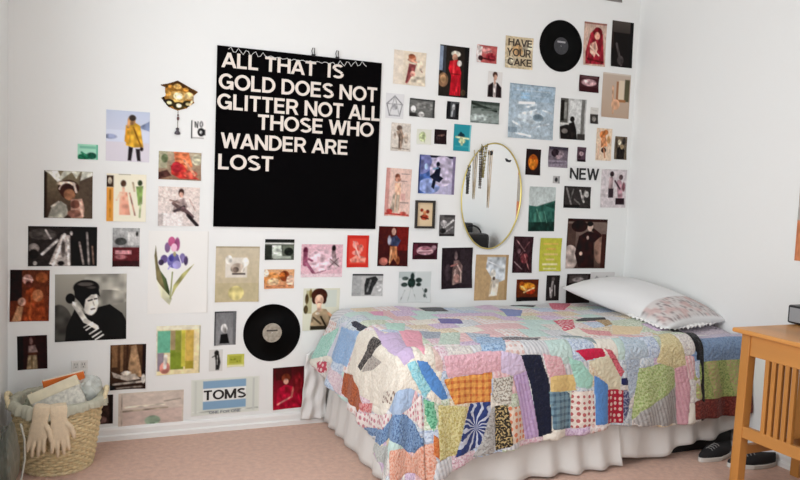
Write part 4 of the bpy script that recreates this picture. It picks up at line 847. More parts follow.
('portrait_photo', 'photo', 'dark tilted photo of a pale draped figure, left of the brown paper print', -1.1829, 0.8255, 0.1955, 0.2345, 0.0203, [('B', '2a2226'), ('R', 0.6, 0.05, 0.95, 0.9, '332a2e'), ('E', 0.46, 0.2, 0.05, 0.1, '857070'), ('P', [(0.4, 0.32), (0.56, 0.3), (0.68, 0.45), (0.66, 0.85), (0.36, 0.92), (0.34, 0.65)], '77605c'), ('L', 0.5, 0.4, 0.64, 0.6, 0.05, 'c4a89e'), ('L', 0.45, 0.55, 0.4, 0.88, 0.06, 'b59a90'), ('L', 0.3, 0.45, 0.52, 0.4, 0.04, '8f5d58'), ('E', 0.5, 0.75, 0.1, 0.1, 'a88076'), ('L', 0.62, 0.6, 0.64, 0.85, 0.03, 'd5bfb2'), ('E', 0.2, 0.6, 0.1, 0.2, '3d3236'), ('N', 0.35, 0.06, 73)], {}),
('botanical_print', 'drawing', 'white sheet with a dark grey flower ink drawing above the bed', -1.442, 0.7204, 0.1968, 0.1746, 0.0, [('B', 'd3d7d5'), ('R', 0, 0, 0.5, 0.2, 'b9c2c0'), ('R', 0.55, 0.05, 1, 0.5, 'cdd2d0'), ('E', 0.4, 0.36, 0.12, 0.16, '23342f'), ('E', 0.42, 0.16, 0.06, 0.12, '2c3b38'), ('E', 0.62, 0.28, 0.1, 0.08, '33403c'), ('E', 0.2, 0.22, 0.1, 0.06, '4a5652'), ('E', 0.18, 0.42, 0.1, 0.07, '3b4844'), ('E', 0.62, 0.42, 0.08, 0.06, '2a3632'), ('E', 0.85, 0.62, 0.05, 0.07, '3a4440'), ('E', 0.82, 0.78, 0.04, 0.06, '4d5652'), ('L', 0.4, 0.5, 0.3, 0.95, 0.02, 'aab3ae'), ('L', 0.42, 0.5, 0.55, 0.9, 0.02, 'b3bab6'), ('L', 0.2, 0.6, 0.06, 0.95, 0.03, 'b9bfbb'), ('L', 0.75, 0.55, 0.88, 0.85, 0.02, '7d8683')], {}),
('collage_print', 'art print', 'brown paper print with a pale blue and white figure, below the oval mirror', -0.9552, 0.7692, 0.2175, 0.2674, -0.0066, [('B', 'b99c74'), ('P', [(0.35, 0.05), (0.95, 0.05), (0.93, 0.55), (0.75, 0.6), (0.5, 0.5), (0.32, 0.3)], 'c3c8cc'), ('P', [(0.5, 0.5), (0.75, 0.55), (0.7, 0.9), (0.45, 0.92)], 'dcd3c4'), ('E', 0.55, 0.42, 0.08, 0.1, 'ece6da'), ('E', 0.58, 0.52, 0.04, 0.04, '4f4238'), ('L', 0.4, 0.15, 0.85, 0.3, 0.03, 'e4e6e6'), ('L', 0.52, 0.6, 0.48, 0.85, 0.05, 'c9b89c'), ('R', 0.92, 0, 1, 1, 'a88c66'), ('N', 0.15, 0.08, 79)], {}),
('fashion_sketch', 'drawing', 'pale beige print of a person in a dark red gown, top row', -1.5272, 1.917, 0.1885, 0.1806, -0.005, [('B', 'ddd0bc'), ('R', 0, 0, 0.3, 1, 'e2d6c6'), ('E', 0.57, 0.2, 0.12, 0.12, 'bf8468'), ('E', 0.55, 0.14, 0.1, 0.07, '8f5038'), ('L', 0.45, 0.25, 0.7, 0.3, 0.05, 'd69c84'), ('P', [(0.48, 0.36), (0.7, 0.38), (0.66, 0.6), (0.44, 0.96), (0.38, 0.94)], '8c4a4a'), ('L', 0.7, 0.36, 0.9, 0.58, 0.03, 'a07264'), ('L', 0.5, 0.45, 0.42, 0.9, 0.03, '6b3236'), ('P', [(0.55, 0.75), (0.98, 0.7), (0.98, 0.98), (0.5, 0.95)], 'c9bdaa'), ('E', 0.82, 0.4, 0.1, 0.15, 'd3c2ae'), ('E', 0.6, 0.65, 0.08, 0.08, 'e3a090'), ('N', 0.15, 0.1, 83)], {}),
('fashion_photo', 'photo', 'tall dark photo of a person in a long red coat and white hat', -1.2599, 1.9251, 0.1816, 0.2785, -0.0012, [('B', '28231f'), ('R', 0, 0.02, 0.12, 0.5, '8593a8'), ('R', 0.12, 0.02, 0.22, 0.6, '3a3d42'), ('R', 0.85, 0, 1, 1, '1b1614'), ('E', 0.55, 0.15, 0.16, 0.06, 'd3cfc0'), ('E', 0.52, 0.22, 0.09, 0.07, 'b98c74'), ('P', [(0.35, 0.3), (0.62, 0.26), (0.75, 0.5), (0.75, 0.97), (0.38, 0.97), (0.42, 0.6), (0.32, 0.45)], 'b01c28'), ('L', 0.5, 0.3, 0.48, 0.55, 0.07, 'd63a40'), ('E', 0.68, 0.33, 0.08, 0.06, 'c9c4bc'), ('E', 0.15, 0.68, 0.17, 0.14, '8f6c50'), ('E', 0.15, 0.66, 0.1, 0.08, 'a8835f'), ('L', 0.6, 0.6, 0.62, 0.95, 0.07, 'c92634'), ('L', 0.42, 0.55, 0.7, 0.55, 0.03, '6d1018'), ('E', 0.85, 0.9, 0.08, 0.06, '4f4030'), ('N', 0.25, 0.07, 89)], {'hi': 1}),
('snapshot', 'photo', 'small pinkish red photo in the top row, right of the red coat photo', -1.0576, 2.0412, 0.1295, 0.0969, 0.0, [('B', 'b05a58'), ('P', [(0, 0), (0.3, 0.1), (0.2, 1), (0, 1)], 'ddd0cc'), ('E', 0.5, 0.3, 0.25, 0.18, 'c98a86'), ('E', 0.7, 0.65, 0.25, 0.25, '8f2c34'), ('E', 0.2, 0.75, 0.12, 0.15, '3c2224'), ('L', 0.3, 0.75, 0.9, 0.8, 0.06, '4c181c'), ('N', 0.4, 0.12, 97)], {}),
('portrait_photo', 'photo', 'small cut photo of a person in a black blazer over a white top', -0.9965, 1.8771, 0.0923, 0.1446, 0.0, [('B', 'dcd9d6'), ('E', 0.5, 0.12, 0.17, 0.12, '4a3028'), ('E', 0.52, 0.22, 0.12, 0.11, 'b8917e'), ('P', [(0.02, 1), (0.05, 0.55), (0.35, 0.42), (0.7, 0.42), (0.98, 0.6), (0.98, 1)], '241a1c'), ('P', [(0.38, 0.42), (0.62, 0.42), (0.6, 1), (0.42, 1)], 'cfc4c0'), ('L', 0.48, 0.3, 0.5, 0.45, 0.12, 'b8917e')], {}),
('lettered_card', 'card', 'square tan card lettered HAVE YOUR CAKE in bold capitals', -0.8477, 2.0709, 0.1842, 0.1797, 0.0111, [('B', 'cdbc9c'), ('E', 0.45, 0.42, 0.2, 0.2, 'b5946a'), ('E', 0.8, 0.3, 0.2, 0.2, 'd8cbb0'), ('E', 0.2, 0.8, 0.2, 0.15, 'd8cbb0'), ('N', 0.35, 0.09, 101)], {'tx': [('HAVE', 0.52, 0.19, 0.23, '45382a'), ('YOUR', 0.5, 0.5, 0.25, '45382a'), ('CAKE', 0.52, 0.8, 0.23, '45382a')], 'hi': 1}),
('fashion_sketch', 'drawing', 'narrow crimson and cream picture of a long haired figure, right of the upper record', -0.3235, 2.1769, 0.1633, 0.2549, 0.0183, [('B', 'c9ac9c'), ('R', 0, 0, 1, 0.04, '8f5c54'), ('P', [(0.3, 0.25), (0.55, 0.1), (0.85, 0.25), (0.9, 0.6), (0.95, 0.95), (0.1, 0.97), (0.1, 0.7)], '8f2430'), ('E', 0.62, 0.22, 0.2, 0.12, '6b1620'), ('E', 0.6, 0.3, 0.12, 0.09, 'd69a86'), ('P', [(0.3, 0.5), (0.55, 0.42), (0.65, 0.6), (0.5, 0.8), (0.3, 0.7)], 'd9a896'), ('L', 0.3, 0.55, 0.7, 0.75, 0.06, 'e6c3b2'), ('L', 0.2, 0.85, 0.9, 0.9, 0.06, '5c1018'), ('L', 0.3, 0.3, 0.2, 0.8, 0.06, 'a33a40'), ('N', 0.3, 0.08, 103)], {}),
('dark_photo', 'photo', 'tall nearly black photo with a faint grey streak, topmost beside the room corner', -0.1202, 2.1985, 0.1628, 0.2747, 0.0138, [('G', '4d4642', '120e0e'), ('R', 0, 0.25, 1, 1, '1d1616'), ('R', 0, 0.25, 0.1, 0.6, '302624'), ('L', 0.25, 0.5, 0.5, 0.95, 0.1, '575150'), ('E', 0.45, 0.85, 0.15, 0.1, '4a4444'), ('R', 0.85, 0, 1, 1, '120c0c')], {}),
('photo_print', 'photo', 'beige photo of a tan wall with a narrow window, near the room corner', -0.1427, 1.8861, 0.2112, 0.269, 0.0027, [('B', 'bda999'), ('G', 'bfae9f', 'b8a08c'), ('R', 0.5, 0.18, 0.58, 0.6, 'a07050'), ('R', 0.58, 0.15, 0.78, 0.62, 'd8c8b0'), ('R', 0.8, 0.12, 0.97, 0.62, '58543f'), ('R', 0.58, 0.58, 0.85, 0.64, 'a5724c'), ('E', 0.5, 0.7, 0.15, 0.12, 'd8a888'), ('L', 0.38, 0.3, 0.42, 0.9, 0.06, 'c99e80'), ('R', 0, 0, 1, 0.03, 'd5ccc2')], {}),
('snapshot', 'photo', 'small dark photo with a pale pink blurred shape, under the crimson figure picture', -0.349, 1.9392, 0.1437, 0.098, 0.0001, [('B', '42262a'), ('E', 0.5, 0.42, 0.38, 0.22, 'b58e92'), ('E', 0.35, 0.38, 0.12, 0.1, 'e0c8c8'), ('E', 0.65, 0.45, 0.12, 0.12, 'd5aeb0'), ('R', 0, 0.7, 1, 1, '3a1c20'), ('R', 0.1, 0.05, 0.9, 0.15, '5f4446')], {}),
('geometric_drawing', 'drawing', 'pencil drawing of a pentagon gem on white paper beside the letter poster', -1.6061, 1.7083, 0.1047, 0.1332, 0.0, [('B', 'd9d9da'), ('L', 0.5, 0.1, 0.93, 0.42, 0.05, '77777a'), ('L', 0.93, 0.42, 0.78, 0.88, 0.05, '77777a'), ('L', 0.78, 0.88, 0.22, 0.88, 0.05, '88888b'), ('L', 0.22, 0.88, 0.07, 0.42, 0.05, '77777a'), ('L', 0.07, 0.42, 0.5, 0.1, 0.05, '77777a'), ('L', 0.5, 0.1, 0.78, 0.88, 0.04, '9a9a9c'), ('L', 0.5, 0.1, 0.22, 0.88, 0.04, '9a9a9c'), ('L', 0.07, 0.42, 0.93, 0.42, 0.04, '8f8f92'), ('E', 0.5, 0.55, 0.15, 0.12, 'a5a5a8')], {}),
('snapshot', 'photo', 'black and white photo with two pale spots, below the beige gown print', -1.4432, 1.7094, 0.1528, 0.0981, -0.0058, [('B', '6a6a68'), ('R', 0, 0, 1, 0.08, '2f2f2e'), ('E', 0.6, 0.4, 0.35, 0.25, '80807d'), ('E', 0.16, 0.58, 0.1, 0.18, 'e3e2df'), ('E', 0.48, 0.85, 0.12, 0.15, 'cfcecb'), ('R', 0, 0.8, 0.3, 1, '333230'), ('R', 0.92, 0, 1, 1, '3b3b3a'), ('N', 0.3, 0.1, 107)], {}),
('snapshot', 'photo', 'narrow black and white photo of a dark standing figure, under the red coat photo', -1.2556, 1.711, 0.0768, 0.0982, -0.0054, [('B', '4a4c4f'), ('R', 0, 0, 0.3, 1, '1c1c1e'), ('E', 0.55, 0.3, 0.12, 0.16, 'c5c6c8'), ('L', 0.5, 0.4, 0.42, 0.9, 0.14, '9fa1a4'), ('R', 0.72, 0.1, 1, 0.95, '1d1d1f'), ('R', 0.1, 0.85, 0.9, 1, '2a2a2c')], {}),
('landscape_photo', 'photo', 'grey green photo of misty water under dark branches, left of the big blue print', -1.0509, 1.7151, 0.1844, 0.1224, -0.0001, [('G', '5d6660', '98a29e'), ('R', 0, 0, 1, 0.14, '3c4540'), ('L', 0.05, 0.12, 0.9, 0.4, 0.07, '262d28'), ('L', 0.1, 0.3, 0.5, 0.22, 0.06, '3a443e'), ('L', 0.4, 0.38, 0.98, 0.3, 0.06, '4c5650'), ('E', 0.3, 0.75, 0.3, 0.18, 'a9b3b0'), ('L', 0.05, 0.97, 0.95, 0.97, 0.04, '6e7875'), ('E', 0.75, 0.6, 0.2, 0.1, '85908b'), ('N', 0.25, 0.1, 109)], {}),
('blue_print', 'art print', 'large faded blue grey print of drifting waves with thin lettering-like lines', -0.7419, 1.7413, 0.309, 0.3112, 0.0, [('G', '9fb0bd', 'aab8c1'), ('R', 0, 0, 1, 0.02, '8496a3'), ('R', 0.04, 0.06, 0.96, 0.3, '9db2c2'), ('R', 0.25, 0.15, 0.45, 0.27, '93b2c9'), ('L', 0.2, 0.35, 0.55, 0.33, 0.05, 'dfe6ea'), ('L', 0.35, 0.42, 0.6, 0.36, 0.04, 'c9d3da'), ('E', 0.5, 0.6, 0.3, 0.12, 'b9c4cb'), ('L', 0.3, 0.55, 0.6, 0.45, 0.03, 'c9d2d8'), ('L', 0.1, 0.7, 0.3, 0.78, 0.04, 'cbd4da'), ('E', 0.65, 0.6, 0.12, 0.07, '8497a3'), ('L', 0.15, 0.9, 0.5, 0.95, 0.04, 'cdd6dc'), ('L', 0.5, 0.8, 0.9, 0.7, 0.03, 'c7d0d7'), ('L', 0.75, 0.45, 0.95, 0.5, 0.03, 'cfd8dd'), ('R', 0, 0.8, 0.2, 0.9, '8b9ca8'), ('R', 0.1, 0.1, 0.9, 0.12, 'b4c2cc'), ('R', 0.1, 0.2, 0.8, 0.21, 'b4c2cc'), ('N', 0.35, 0.06, 113)], {'hi': 1}),
('interior_photo', 'photo', 'black and white photo of a figure by a tall window, beside the blue print', -0.4499, 1.7206, 0.1837, 0.2424, 0.0079, [('B', 'b9bab8'), ('R', 0, 0, 0.3, 0.6, '56544f'), ('R', 0.02, 0.05, 0.15, 0.55, '201d1b'), ('R', 0.15, 0.1, 0.25, 0.5, '8f8e8a'), ('R', 0.35, 0.05, 0.8, 0.6, 'd0d1cf'), ('R', 0.82, 0, 0.95, 0.85, '6d6b68'), ('E', 0.48, 0.5, 0.09, 0.07, '1b1816'), ('P', [(0.32, 0.62), (0.55, 0.55), (0.65, 0.75), (0.7, 1), (0.05, 1), (0, 0.7)], '1f1b1a'), ('R', 0, 0.6, 0.35, 0.64, 'c9c7c2'), ('E', 0.2, 0.8, 0.12, 0.06, '7c7671'), ('R', 0.7, 0.85, 1, 1, '3a3634'), ('N', 0.3, 0.07, 127)], {}),
('snapshot', 'photo', 'tiny dark framed photo with a pale middle, beneath the small pink blurred one', -0.2967, 1.7532, 0.0587, 0.0984, -0.0003, [('B', 'd3d1cc'), ('R', 0, 0.42, 1, 1, '3a3634'), ('E', 0.5, 0.7, 0.25, 0.16, '8f8a85'), ('L', 0.2, 0.15, 0.8, 0.2, 0.06, 'b0ada8')], {}),
('fashion_sketch', 'drawing', 'orange and cream sketch of a dancing figure, under the beige wall photo', -0.2118, 1.5842, 0.1169, 0.1957, 0.0107, [('B', 'dcc4ac'), ('E', 0.4, 0.2, 0.2, 0.12, 'c97a48'), ('E', 0.6, 0.12, 0.15, 0.08, 'a8683c'), ('P', [(0.3, 0.3), (0.6, 0.25), (0.75, 0.55), (0.3, 0.6)], 'd99468'), ('E', 0.5, 0.68, 0.16, 0.08, '2f2220'), ('L', 0.5, 0.6, 0.6, 0.9, 0.08, 'b87c5c'), ('E', 0.8, 0.35, 0.12, 0.12, 'b5885c'), ('L', 0.2, 0.5, 0.15, 0.95, 0.05, 'cfa58c'), ('N', 0.3, 0.1, 131)], {}),
('snapshot', 'photo', 'dark photo of a blonde person in black, below the beige wall photo', -0.0832, 1.5695, 0.0942, 0.1416, 0.001, [('B', '6d6050'), ('E', 0.4, 0.25, 0.14, 0.12, 'd3c9b0'), ('E', 0.75, 0.2, 0.15, 0.15, '3a3430'), ('P', [(0.2, 0.5), (0.6, 0.4), (0.85, 0.6), (0.8, 0.98), (0.2, 0.98)], '26211f'), ('L', 0.15, 0.1, 0.2, 0.5, 0.12, '3a322c'), ('E', 0.6, 0.45, 0.14, 0.1, 'b39c78'), ('N', 0.3, 0.15, 137)], {}),
('fashion_sketch', 'drawing', 'taupe pencil drawing of a draped figure, below the pentagon drawing', -1.5631, 1.5441, 0.1159, 0.151, -0.0028, [('B', 'd3cbc1'), ('E', 0.42, 0.18, 0.14, 0.1, '6d5c52'), ('P', [(0.25, 0.3), (0.55, 0.22), (0.65, 0.5), (0.55, 0.95), (0.4, 0.95), (0.4, 0.55)], '8d7a6c'), ('L', 0.5, 0.25, 0.8, 0.7, 0.06, 'c4a994'), ('L', 0.42, 0.4, 0.45, 0.9, 0.05, '4d3f38'), ('E', 0.78, 0.55, 0.1, 0.18, 'b0a294'), ('L', 0.1, 0.9, 0.9, 0.92, 0.04, '7d7066'), ('E', 0.2, 0.45, 0.06, 0.1, '9c8c80'), ('N', 0.25, 0.09, 139)], {}),
('botanical_print', 'drawing', 'tiny white card with a faint pale green leaf', -1.4252, 1.5546, 0.0876, 0.0818, 0.0, [('B', 'dcddd0'), ('E', 0.4, 0.5, 0.25, 0.33, 'c2cc9f'), ('E', 0.45, 0.45, 0.12, 0.22, 'aeb98c'), ('L', 0.5, 0.2, 0.55, 0.85, 0.05, '98a37c')], {}),
('snapshot', 'photo', 'tiny square nearly black photo, left of the teal card', -1.3243, 1.5608, 0.0747, 0.0809, 0.0014, [('B', '241a1c'), ('L', 0.3, 0.45, 0.8, 0.35, 0.1, '6d5650'), ('E', 0.6, 0.4, 0.12, 0.06, '8d6c60'), ('E', 0.3, 0.6, 0.15, 0.15, '32262a')], {}),
('art_card', 'card', 'teal card with a bird-like dark head and cream wings', -1.189, 1.5635, 0.1077, 0.1485, -0.0106, [('B', '2f8f9c'), ('R', 0.92, 0, 1, 1, '7cc8cf'), ('E', 0.45, 0.42, 0.2, 0.1, '1d3c48'), ('E', 0.42, 0.36, 0.08, 0.08, '18303a'), ('L', 0.15, 0.48, 0.9, 0.52, 0.1, 'd6dcae'), ('E', 0.5, 0.62, 0.2, 0.1, 'ccd3a4'), ('L', 0.5, 0.6, 0.5, 0.75, 0.14, 'b5c49c'), ('R', 0.1, 0.8, 0.9, 0.85, '3fa0ab')], {}),
('dance_photo', 'photo', 'blue violet photo of a dark leaping dancer, above the black framed picture', -1.3356, 1.3495, 0.2239, 0.2136, -0.009, [('B', 'b5b0cc'), ('R', 0, 0, 1, 0.06, '24242f'), ('E', 0.1, 0.7, 0.35, 0.45, '4c68a8'), ('E', 0.05, 0.2, 0.3, 0.3, '6b6f9c'), ('E', 0.3, 0.8, 0.3, 0.2, '8f9fd0'), ('E', 0.65, 0.4, 0.35, 0.4, 'c2b8cf'), ('R', 0.93, 0, 1, 1, '7a6f8c'), ('R', 0, 0, 0.04, 1, '2f3c6c'), ('E', 0.52, 0.22, 0.05, 0.06, '1a1d2c'), ('P', [(0.42, 0.45), (0.5, 0.28), (0.6, 0.32), (0.58, 0.52), (0.68, 0.58), (0.58, 0.7), (0.48, 0.66), (0.44, 0.88), (0.36, 0.82), (0.4, 0.62), (0.3, 0.55)], '1c2030'), ('L', 0.4, 0.35, 0.52, 0.32, 0.04, '8ab0d0'), ('E', 0.2, 0.3, 0.05, 0.08, 'a8c0e0'), ('N', 0.2, 0.08, 149)], {'hi': 1}),
('fashion_poster', 'poster', 'pink poster of a standing figure in a pale dress with a red base line', -1.5661, 1.2439, 0.1488, 0.2608, -0.0223, [('B', 'dfc0b4'), ('R', 0, 0, 0.15, 1, 'c9948c'), ('R', 0.6, 0.1, 0.95, 0.12, 'a08884'), ('R', 0.6, 0.25, 0.85, 0.27, 'a08884'), ('E', 0.45, 0.17, 0.1, 0.06, '7d4a3a'), ('E', 0.47, 0.23, 0.12, 0.05, 'c28a74'), ('P', [(0.35, 0.3), (0.58, 0.3), (0.62, 0.5), (0.58, 0.9), (0.3, 0.9), (0.38, 0.5)], 'dcb096'), ('P', [(0.32, 0.55), (0.42, 0.5), (0.4, 0.95), (0.2, 0.95)], 'b0a090'), ('P', [(0.45, 0.55), (0.58, 0.55), (0.55, 0.92), (0.42, 0.92)], 'a89888'), ('L', 0.05, 0.95, 0.95, 0.97, 0.06, 'b03a34'), ('E', 0.2, 0.9, 0.12, 0.05, 'a83c38'), ('E', 0.75, 0.93, 0.12, 0.03, 'c2564c'), ('R', 0.62, 0.52, 0.8, 0.66, 'd6a8a0'), ('R', 0.6, 0.7, 0.95, 0.72, '8f7c78'), ('N', 0.2, 0.06, 151)], {}),
('framed_picture', 'picture', 'small black framed cream picture with red motifs, below the blue dancer photo', -1.4002, 1.1273, 0.119, 0.1551, 0.0063, [('B', 'e0c8a4'), ('E', 0.35, 0.35, 0.08, 0.06, '7a2c20'), ('E', 0.65, 0.4, 0.09, 0.07, '8a3424'), ('E', 0.5, 0.6, 0.2, 0.1, 'a8402c'), ('E', 0.5, 0.45, 0.08, 0.08, 'c27c54'), ('L', 0.3, 0.58, 0.7, 0.66, 0.05, '4d201a')], {'frame': '2a2622'}),
('snapshot', 'photo', 'small black and white photo of folded pale shapes, left of the oval mirror foot', -1.2588, 1.0676, 0.0981, 0.1202, 0.0016, [('B', '5f5c5c'), ('R', 0.3, 0, 1, 0.12, '3f3c3c'), ('E', 0.3, 0.4, 0.2, 0.15, 'b5b1b0'), ('L', 0.3, 0.6, 0.9, 0.25, 0.12, 'c9c6c4'), ('L', 0.35, 0.85, 0.9, 0.55, 0.1, '9c9898'), ('E', 0.25, 0.75, 0.2, 0.12, '262424'), ('R', 0, 0.9, 1, 1, '2c2a2a'), ('N', 0.4, 0.12, 157)], {}),
('dark_photo', 'photo', 'black photo with a glowing orange oval, right of the oval mirror', -0.7126, 1.4513, 0.1015, 0.1519, -0.0066, [('B', '241712'), ('E', 0.5, 0.5, 0.33, 0.3, 'b8601f'), ('E', 0.45, 0.55, 0.22, 0.2, 'd9822c'), ('R', 0.3, 0.3, 0.7, 0.36, '7d3c14'), ('E', 0.5, 0.32, 0.2, 0.08, '8f4418')], {}),
('snapshot', 'photo', 'mauve grey blurred photo, larger of the two above the NEW cutting', -0.5402, 1.4891, 0.1387, 0.1226, -0.0065, [('B', '6e646e'), ('R', 0, 0, 1, 0.15, '3c3640'), ('E', 0.35, 0.3, 0.2, 0.2, '2c2228'), ('E', 0.65, 0.35, 0.14, 0.16, '8f8088'), ('R', 0, 0.65, 1, 1, '8a808c'), ('L', 0.1, 0.8, 0.9, 0.75, 0.05, '5d5460'), ('E', 0.5, 0.5, 0.12, 0.1, 'a89298'), ('N', 0.4, 0.1, 163)], {}),
('snapshot', 'photo', 'tiny dark mauve photo directly above the NEW cutting', -0.3734, 1.5148, 0.0639, 0.0876, -0.0097, [('B', '54404a'), ('E', 0.5, 0.45, 0.25, 0.15, 'a58c90'), ('R', 0, 0.85, 1, 1, '241a1e'), ('E', 0.3, 0.7, 0.18, 0.1, '2f2026'), ('L', 0.2, 0.2, 0.8, 0.3, 0.08, '2f252a')], {}),
('snapshot', 'photo', 'tiniest pale grey photo with a dark smudge, left of the NEW cutting', -0.5441, 1.3549, 0.0483, 0.0441, 0.0, [('B', 'b5b3b2'), ('E', 0.5, 0.5, 0.22, 0.3, '2f2f30'), ('R', 0.8, 0, 1, 1, '8f9090')], {}),
('word_cutting', 'cutting', 'white paper strip printed NEW in large black capitals', -0.3429, 1.3989, 0.2288, 0.091, 0.0144, [('B', 'e3e3e2')], {'tx': [('NEW', 0.5, 0.52, 0.78, '141416')], 'tw': 0.94}),
('landscape_photo', 'photo', 'green hillside photo under a pale sky, right of the oval mirror', -0.6334, 1.1763, 0.1847, 0.2653, 0.0117, [('G', 'b9c2c0', 'c3cbc8'), ('P', [(0, 0.42), (0.3, 0.44), (0.6, 0.38), (1, 0.3), (1, 1), (0, 1)], '2f5a50'), ('P', [(0.6, 0.42), (1, 0.33), (1, 0.5)], '24483f'), ('E', 0.4, 0.7, 0.25, 0.15, '3f7062'), ('L', 0.3, 0.5, 0.5, 0.8, 0.04, '54806f'), ('P', [(0, 0.8), (1, 0.78), (1, 1), (0, 1)], '1c332d'), ('L', 0.6, 0.55, 0.7, 0.8, 0.03, '4f7c6c'), ('N', 0.25, 0.07, 167)], {}),
('portrait_photo', 'photo', 'wide black and white collage photo of tangled branches and arms, under the NEW cutting', -0.3855, 1.2545, 0.196, 0.1314, -0.0005, [('B', '332f2e'), ('L', 0.1, 0.1, 0.3, 0.9, 0.06, '7d7876'), ('L', 0.35, 0.15, 0.25, 0.6, 0.05, '5f5b59'), ('L', 0.6, 0.2, 0.75, 0.7, 0.07, 'b8b3b0'), ('L', 0.8, 0.2, 0.7, 0.6, 0.06, '8f8a87'), ('E', 0.85, 0.35, 0.08, 0.15, 'd6d2ce'), ('R', 0, 0.85, 0.6, 1, '1a1716'), ('L', 0.4, 0.6, 0.6, 0.8, 0.05, '6d6865'), ('N', 0.45, 0.08, 173)], {}),
('portrait_photo', 'photo', 'pale lilac photo of two couples in dark trousers, at the room corner', -0.1182, 1.3173, 0.1926, 0.2361, 0.0174, [('B', 'cfc6c8'), ('E', 0.42, 0.12, 0.08, 0.07, '35282c'), ('L', 0.4, 0.25, 0.38, 0.5, 0.16, 'a08a8c'), ('R', 0.3, 0.5, 0.5, 0.74, '382c32'), ('E', 0.78, 0.2, 0.08, 0.07, '5d4a4c'), ('L', 0.72, 0.35, 0.78, 0.7, 0.2, 'b58f98'), ('R', 0.6, 0.75, 0.95, 0.92, '2f2226'), ('L', 0.55, 0.3, 0.75, 0.5, 0.06, '4f3c42'), ('E', 0.9, 0.45, 0.06, 0.12, '7d5058'), ('R', 0, 0.65, 0.3, 0.72, 'b9b0b2'), ('N', 0.25, 0.08, 179)], {}),
('portrait_photo', 'photo', 'large dark brown photo of a person shading the eyes with one hand', -0.2959, 0.9719, 0.296, 0.3057, -0.0048, [('G', '7d6a62', '4c3a34'), ('R', 0, 0, 1, 0.06, '2f1c18'), ('R', 0, 0.1, 0.22, 0.55, '4d3a34'), ('E', 0.1, 0.78, 0.2, 0.25, 'b5a49c'), ('E', 0.85, 0.6, 0.15, 0.3, '8c6c5e'), ('P', [(0.3, 0.35), (0.5, 0.25), (0.75, 0.28), (0.85, 0.35), (0.68, 0.48), (0.72, 0.98), (0.32, 0.98), (0.22, 0.7)], '2b1713'), ('E', 0.57, 0.16, 0.07, 0.09, 'cfb5a6'), ('E', 0.56, 0.1, 0.08, 0.05, '1c100e'), ('L', 0.65, 0.22, 0.84, 0.33, 0.07, '2b1713'), ('E', 0.52, 0.38, 0.03, 0.04, 'c9b0a4'), ('E', 0.37, 0.7, 0.04, 0.04, 'c9ac9c'), ('R', 0.88, 0.3, 1, 1, '3a201c'), ('E', 0.3, 0.15, 0.2, 0.12, '241512'), ('N', 0.25, 0.07, 181)], {'hi': 1}),
('collage_print', 'art print', 'dark maroon collage with tangled pale lines, right of the mirror foot', -0.7505, 0.9031, 0.134, 0.2162, -0.0092, [('B', '352226'), ('L', 0.15, 0.1, 0.6, 0.4, 0.05, '8f6c6c'), ('L', 0.8, 0.15, 0.4, 0.5, 0.05, '7d4f52'), ('E', 0.6, 0.6, 0.2, 0.14, '6d3438'), ('L', 0.1, 0.7, 0.5, 0.9, 0.05, '9c8080'), ('L', 0.6, 0.5, 0.85, 0.9, 0.04, 'a8706c'), ('E', 0.3, 0.4, 0.1, 0.07, '584044'), ('N', 0.7, 0.1, 191)], {}),
('lettered_card', 'card', 'yellow green card with pale pink lettering-like bands, under the hillside photo', -0.5565, 0.9038, 0.1535, 0.2012, 0.0014, [('B', 'bdbb48'), ('R', 0.15, 0.15, 0.85, 0.2, 'd6b45c'), ('R', 0.3, 0.3, 0.75, 0.36, 'd0a858'), ('R', 0.2, 0.46, 0.85, 0.52, 'd8c078'), ('R', 0.3, 0.62, 0.7, 0.67, 'dfc690'), ('R', 0.15, 0.76, 0.85, 0.82, 'e6dcb0'), ('R', 0.2, 0.9, 0.8, 0.95, 'dcd8a0'), ('N', 0.15, 0.1, 193)], {}),
('abstract_print', 'art print', 'small black print with orange and yellow swirls just above the quilt', -0.7057, 0.6902, 0.1531, 0.1307, -0.0029, [('B', '5c2a14'), ('E', 0.5, 0.35, 0.35, 0.2, 'd68a2c'), ('L', 0.2, 0.3, 0.6, 0.6, 0.08, 'f0c878'), ('E', 0.65, 0.55, 0.2, 0.14, 'c23c1c'), ('L', 0.35, 0.6, 0.8, 0.4, 0.05, 'f3d9a0'), ('R', 0, 0.82, 1, 1, '1d1212'), ('E', 0.25, 0.2, 0.12, 0.1, 'a8501c'), ('N', 0.45, 0.12, 197)], {}),
('snapshot', 'photo', 'narrow black and white photo of a striped figure just above the quilt', -0.5261, 0.7009, 0.0934, 0.1541, -0.0019, [('B', '2c2828'), ('L', 0.5, 0.15, 0.4, 0.85, 0.16, '8f8a88'), ('E', 0.5, 0.15, 0.12, 0.08, '5c5453'), ('L', 0.65, 0.4, 0.7, 0.8, 0.08, 'a8a3a0'), ('L', 0.3, 0.5, 0.35, 0.8, 0.08, 'cfcac6'), ('N', 0.4, 0.15, 199)], {}),
('snapshot', 'photo', 'dark photo half hidden behind the tip of the white pillow', -0.3406, 0.6948, 0.1742, 0.1815, -0.003, [('B', '2a2322'), ('R', 0.1, 0.05, 0.9, 0.3, '4c4442'), ('E', 0.5, 0.2, 0.25, 0.08, '8f8684'), ('E', 0.7, 0.3, 0.12, 0.08, '6d6462'), ('N', 0.4, 0.12, 211)], {}),
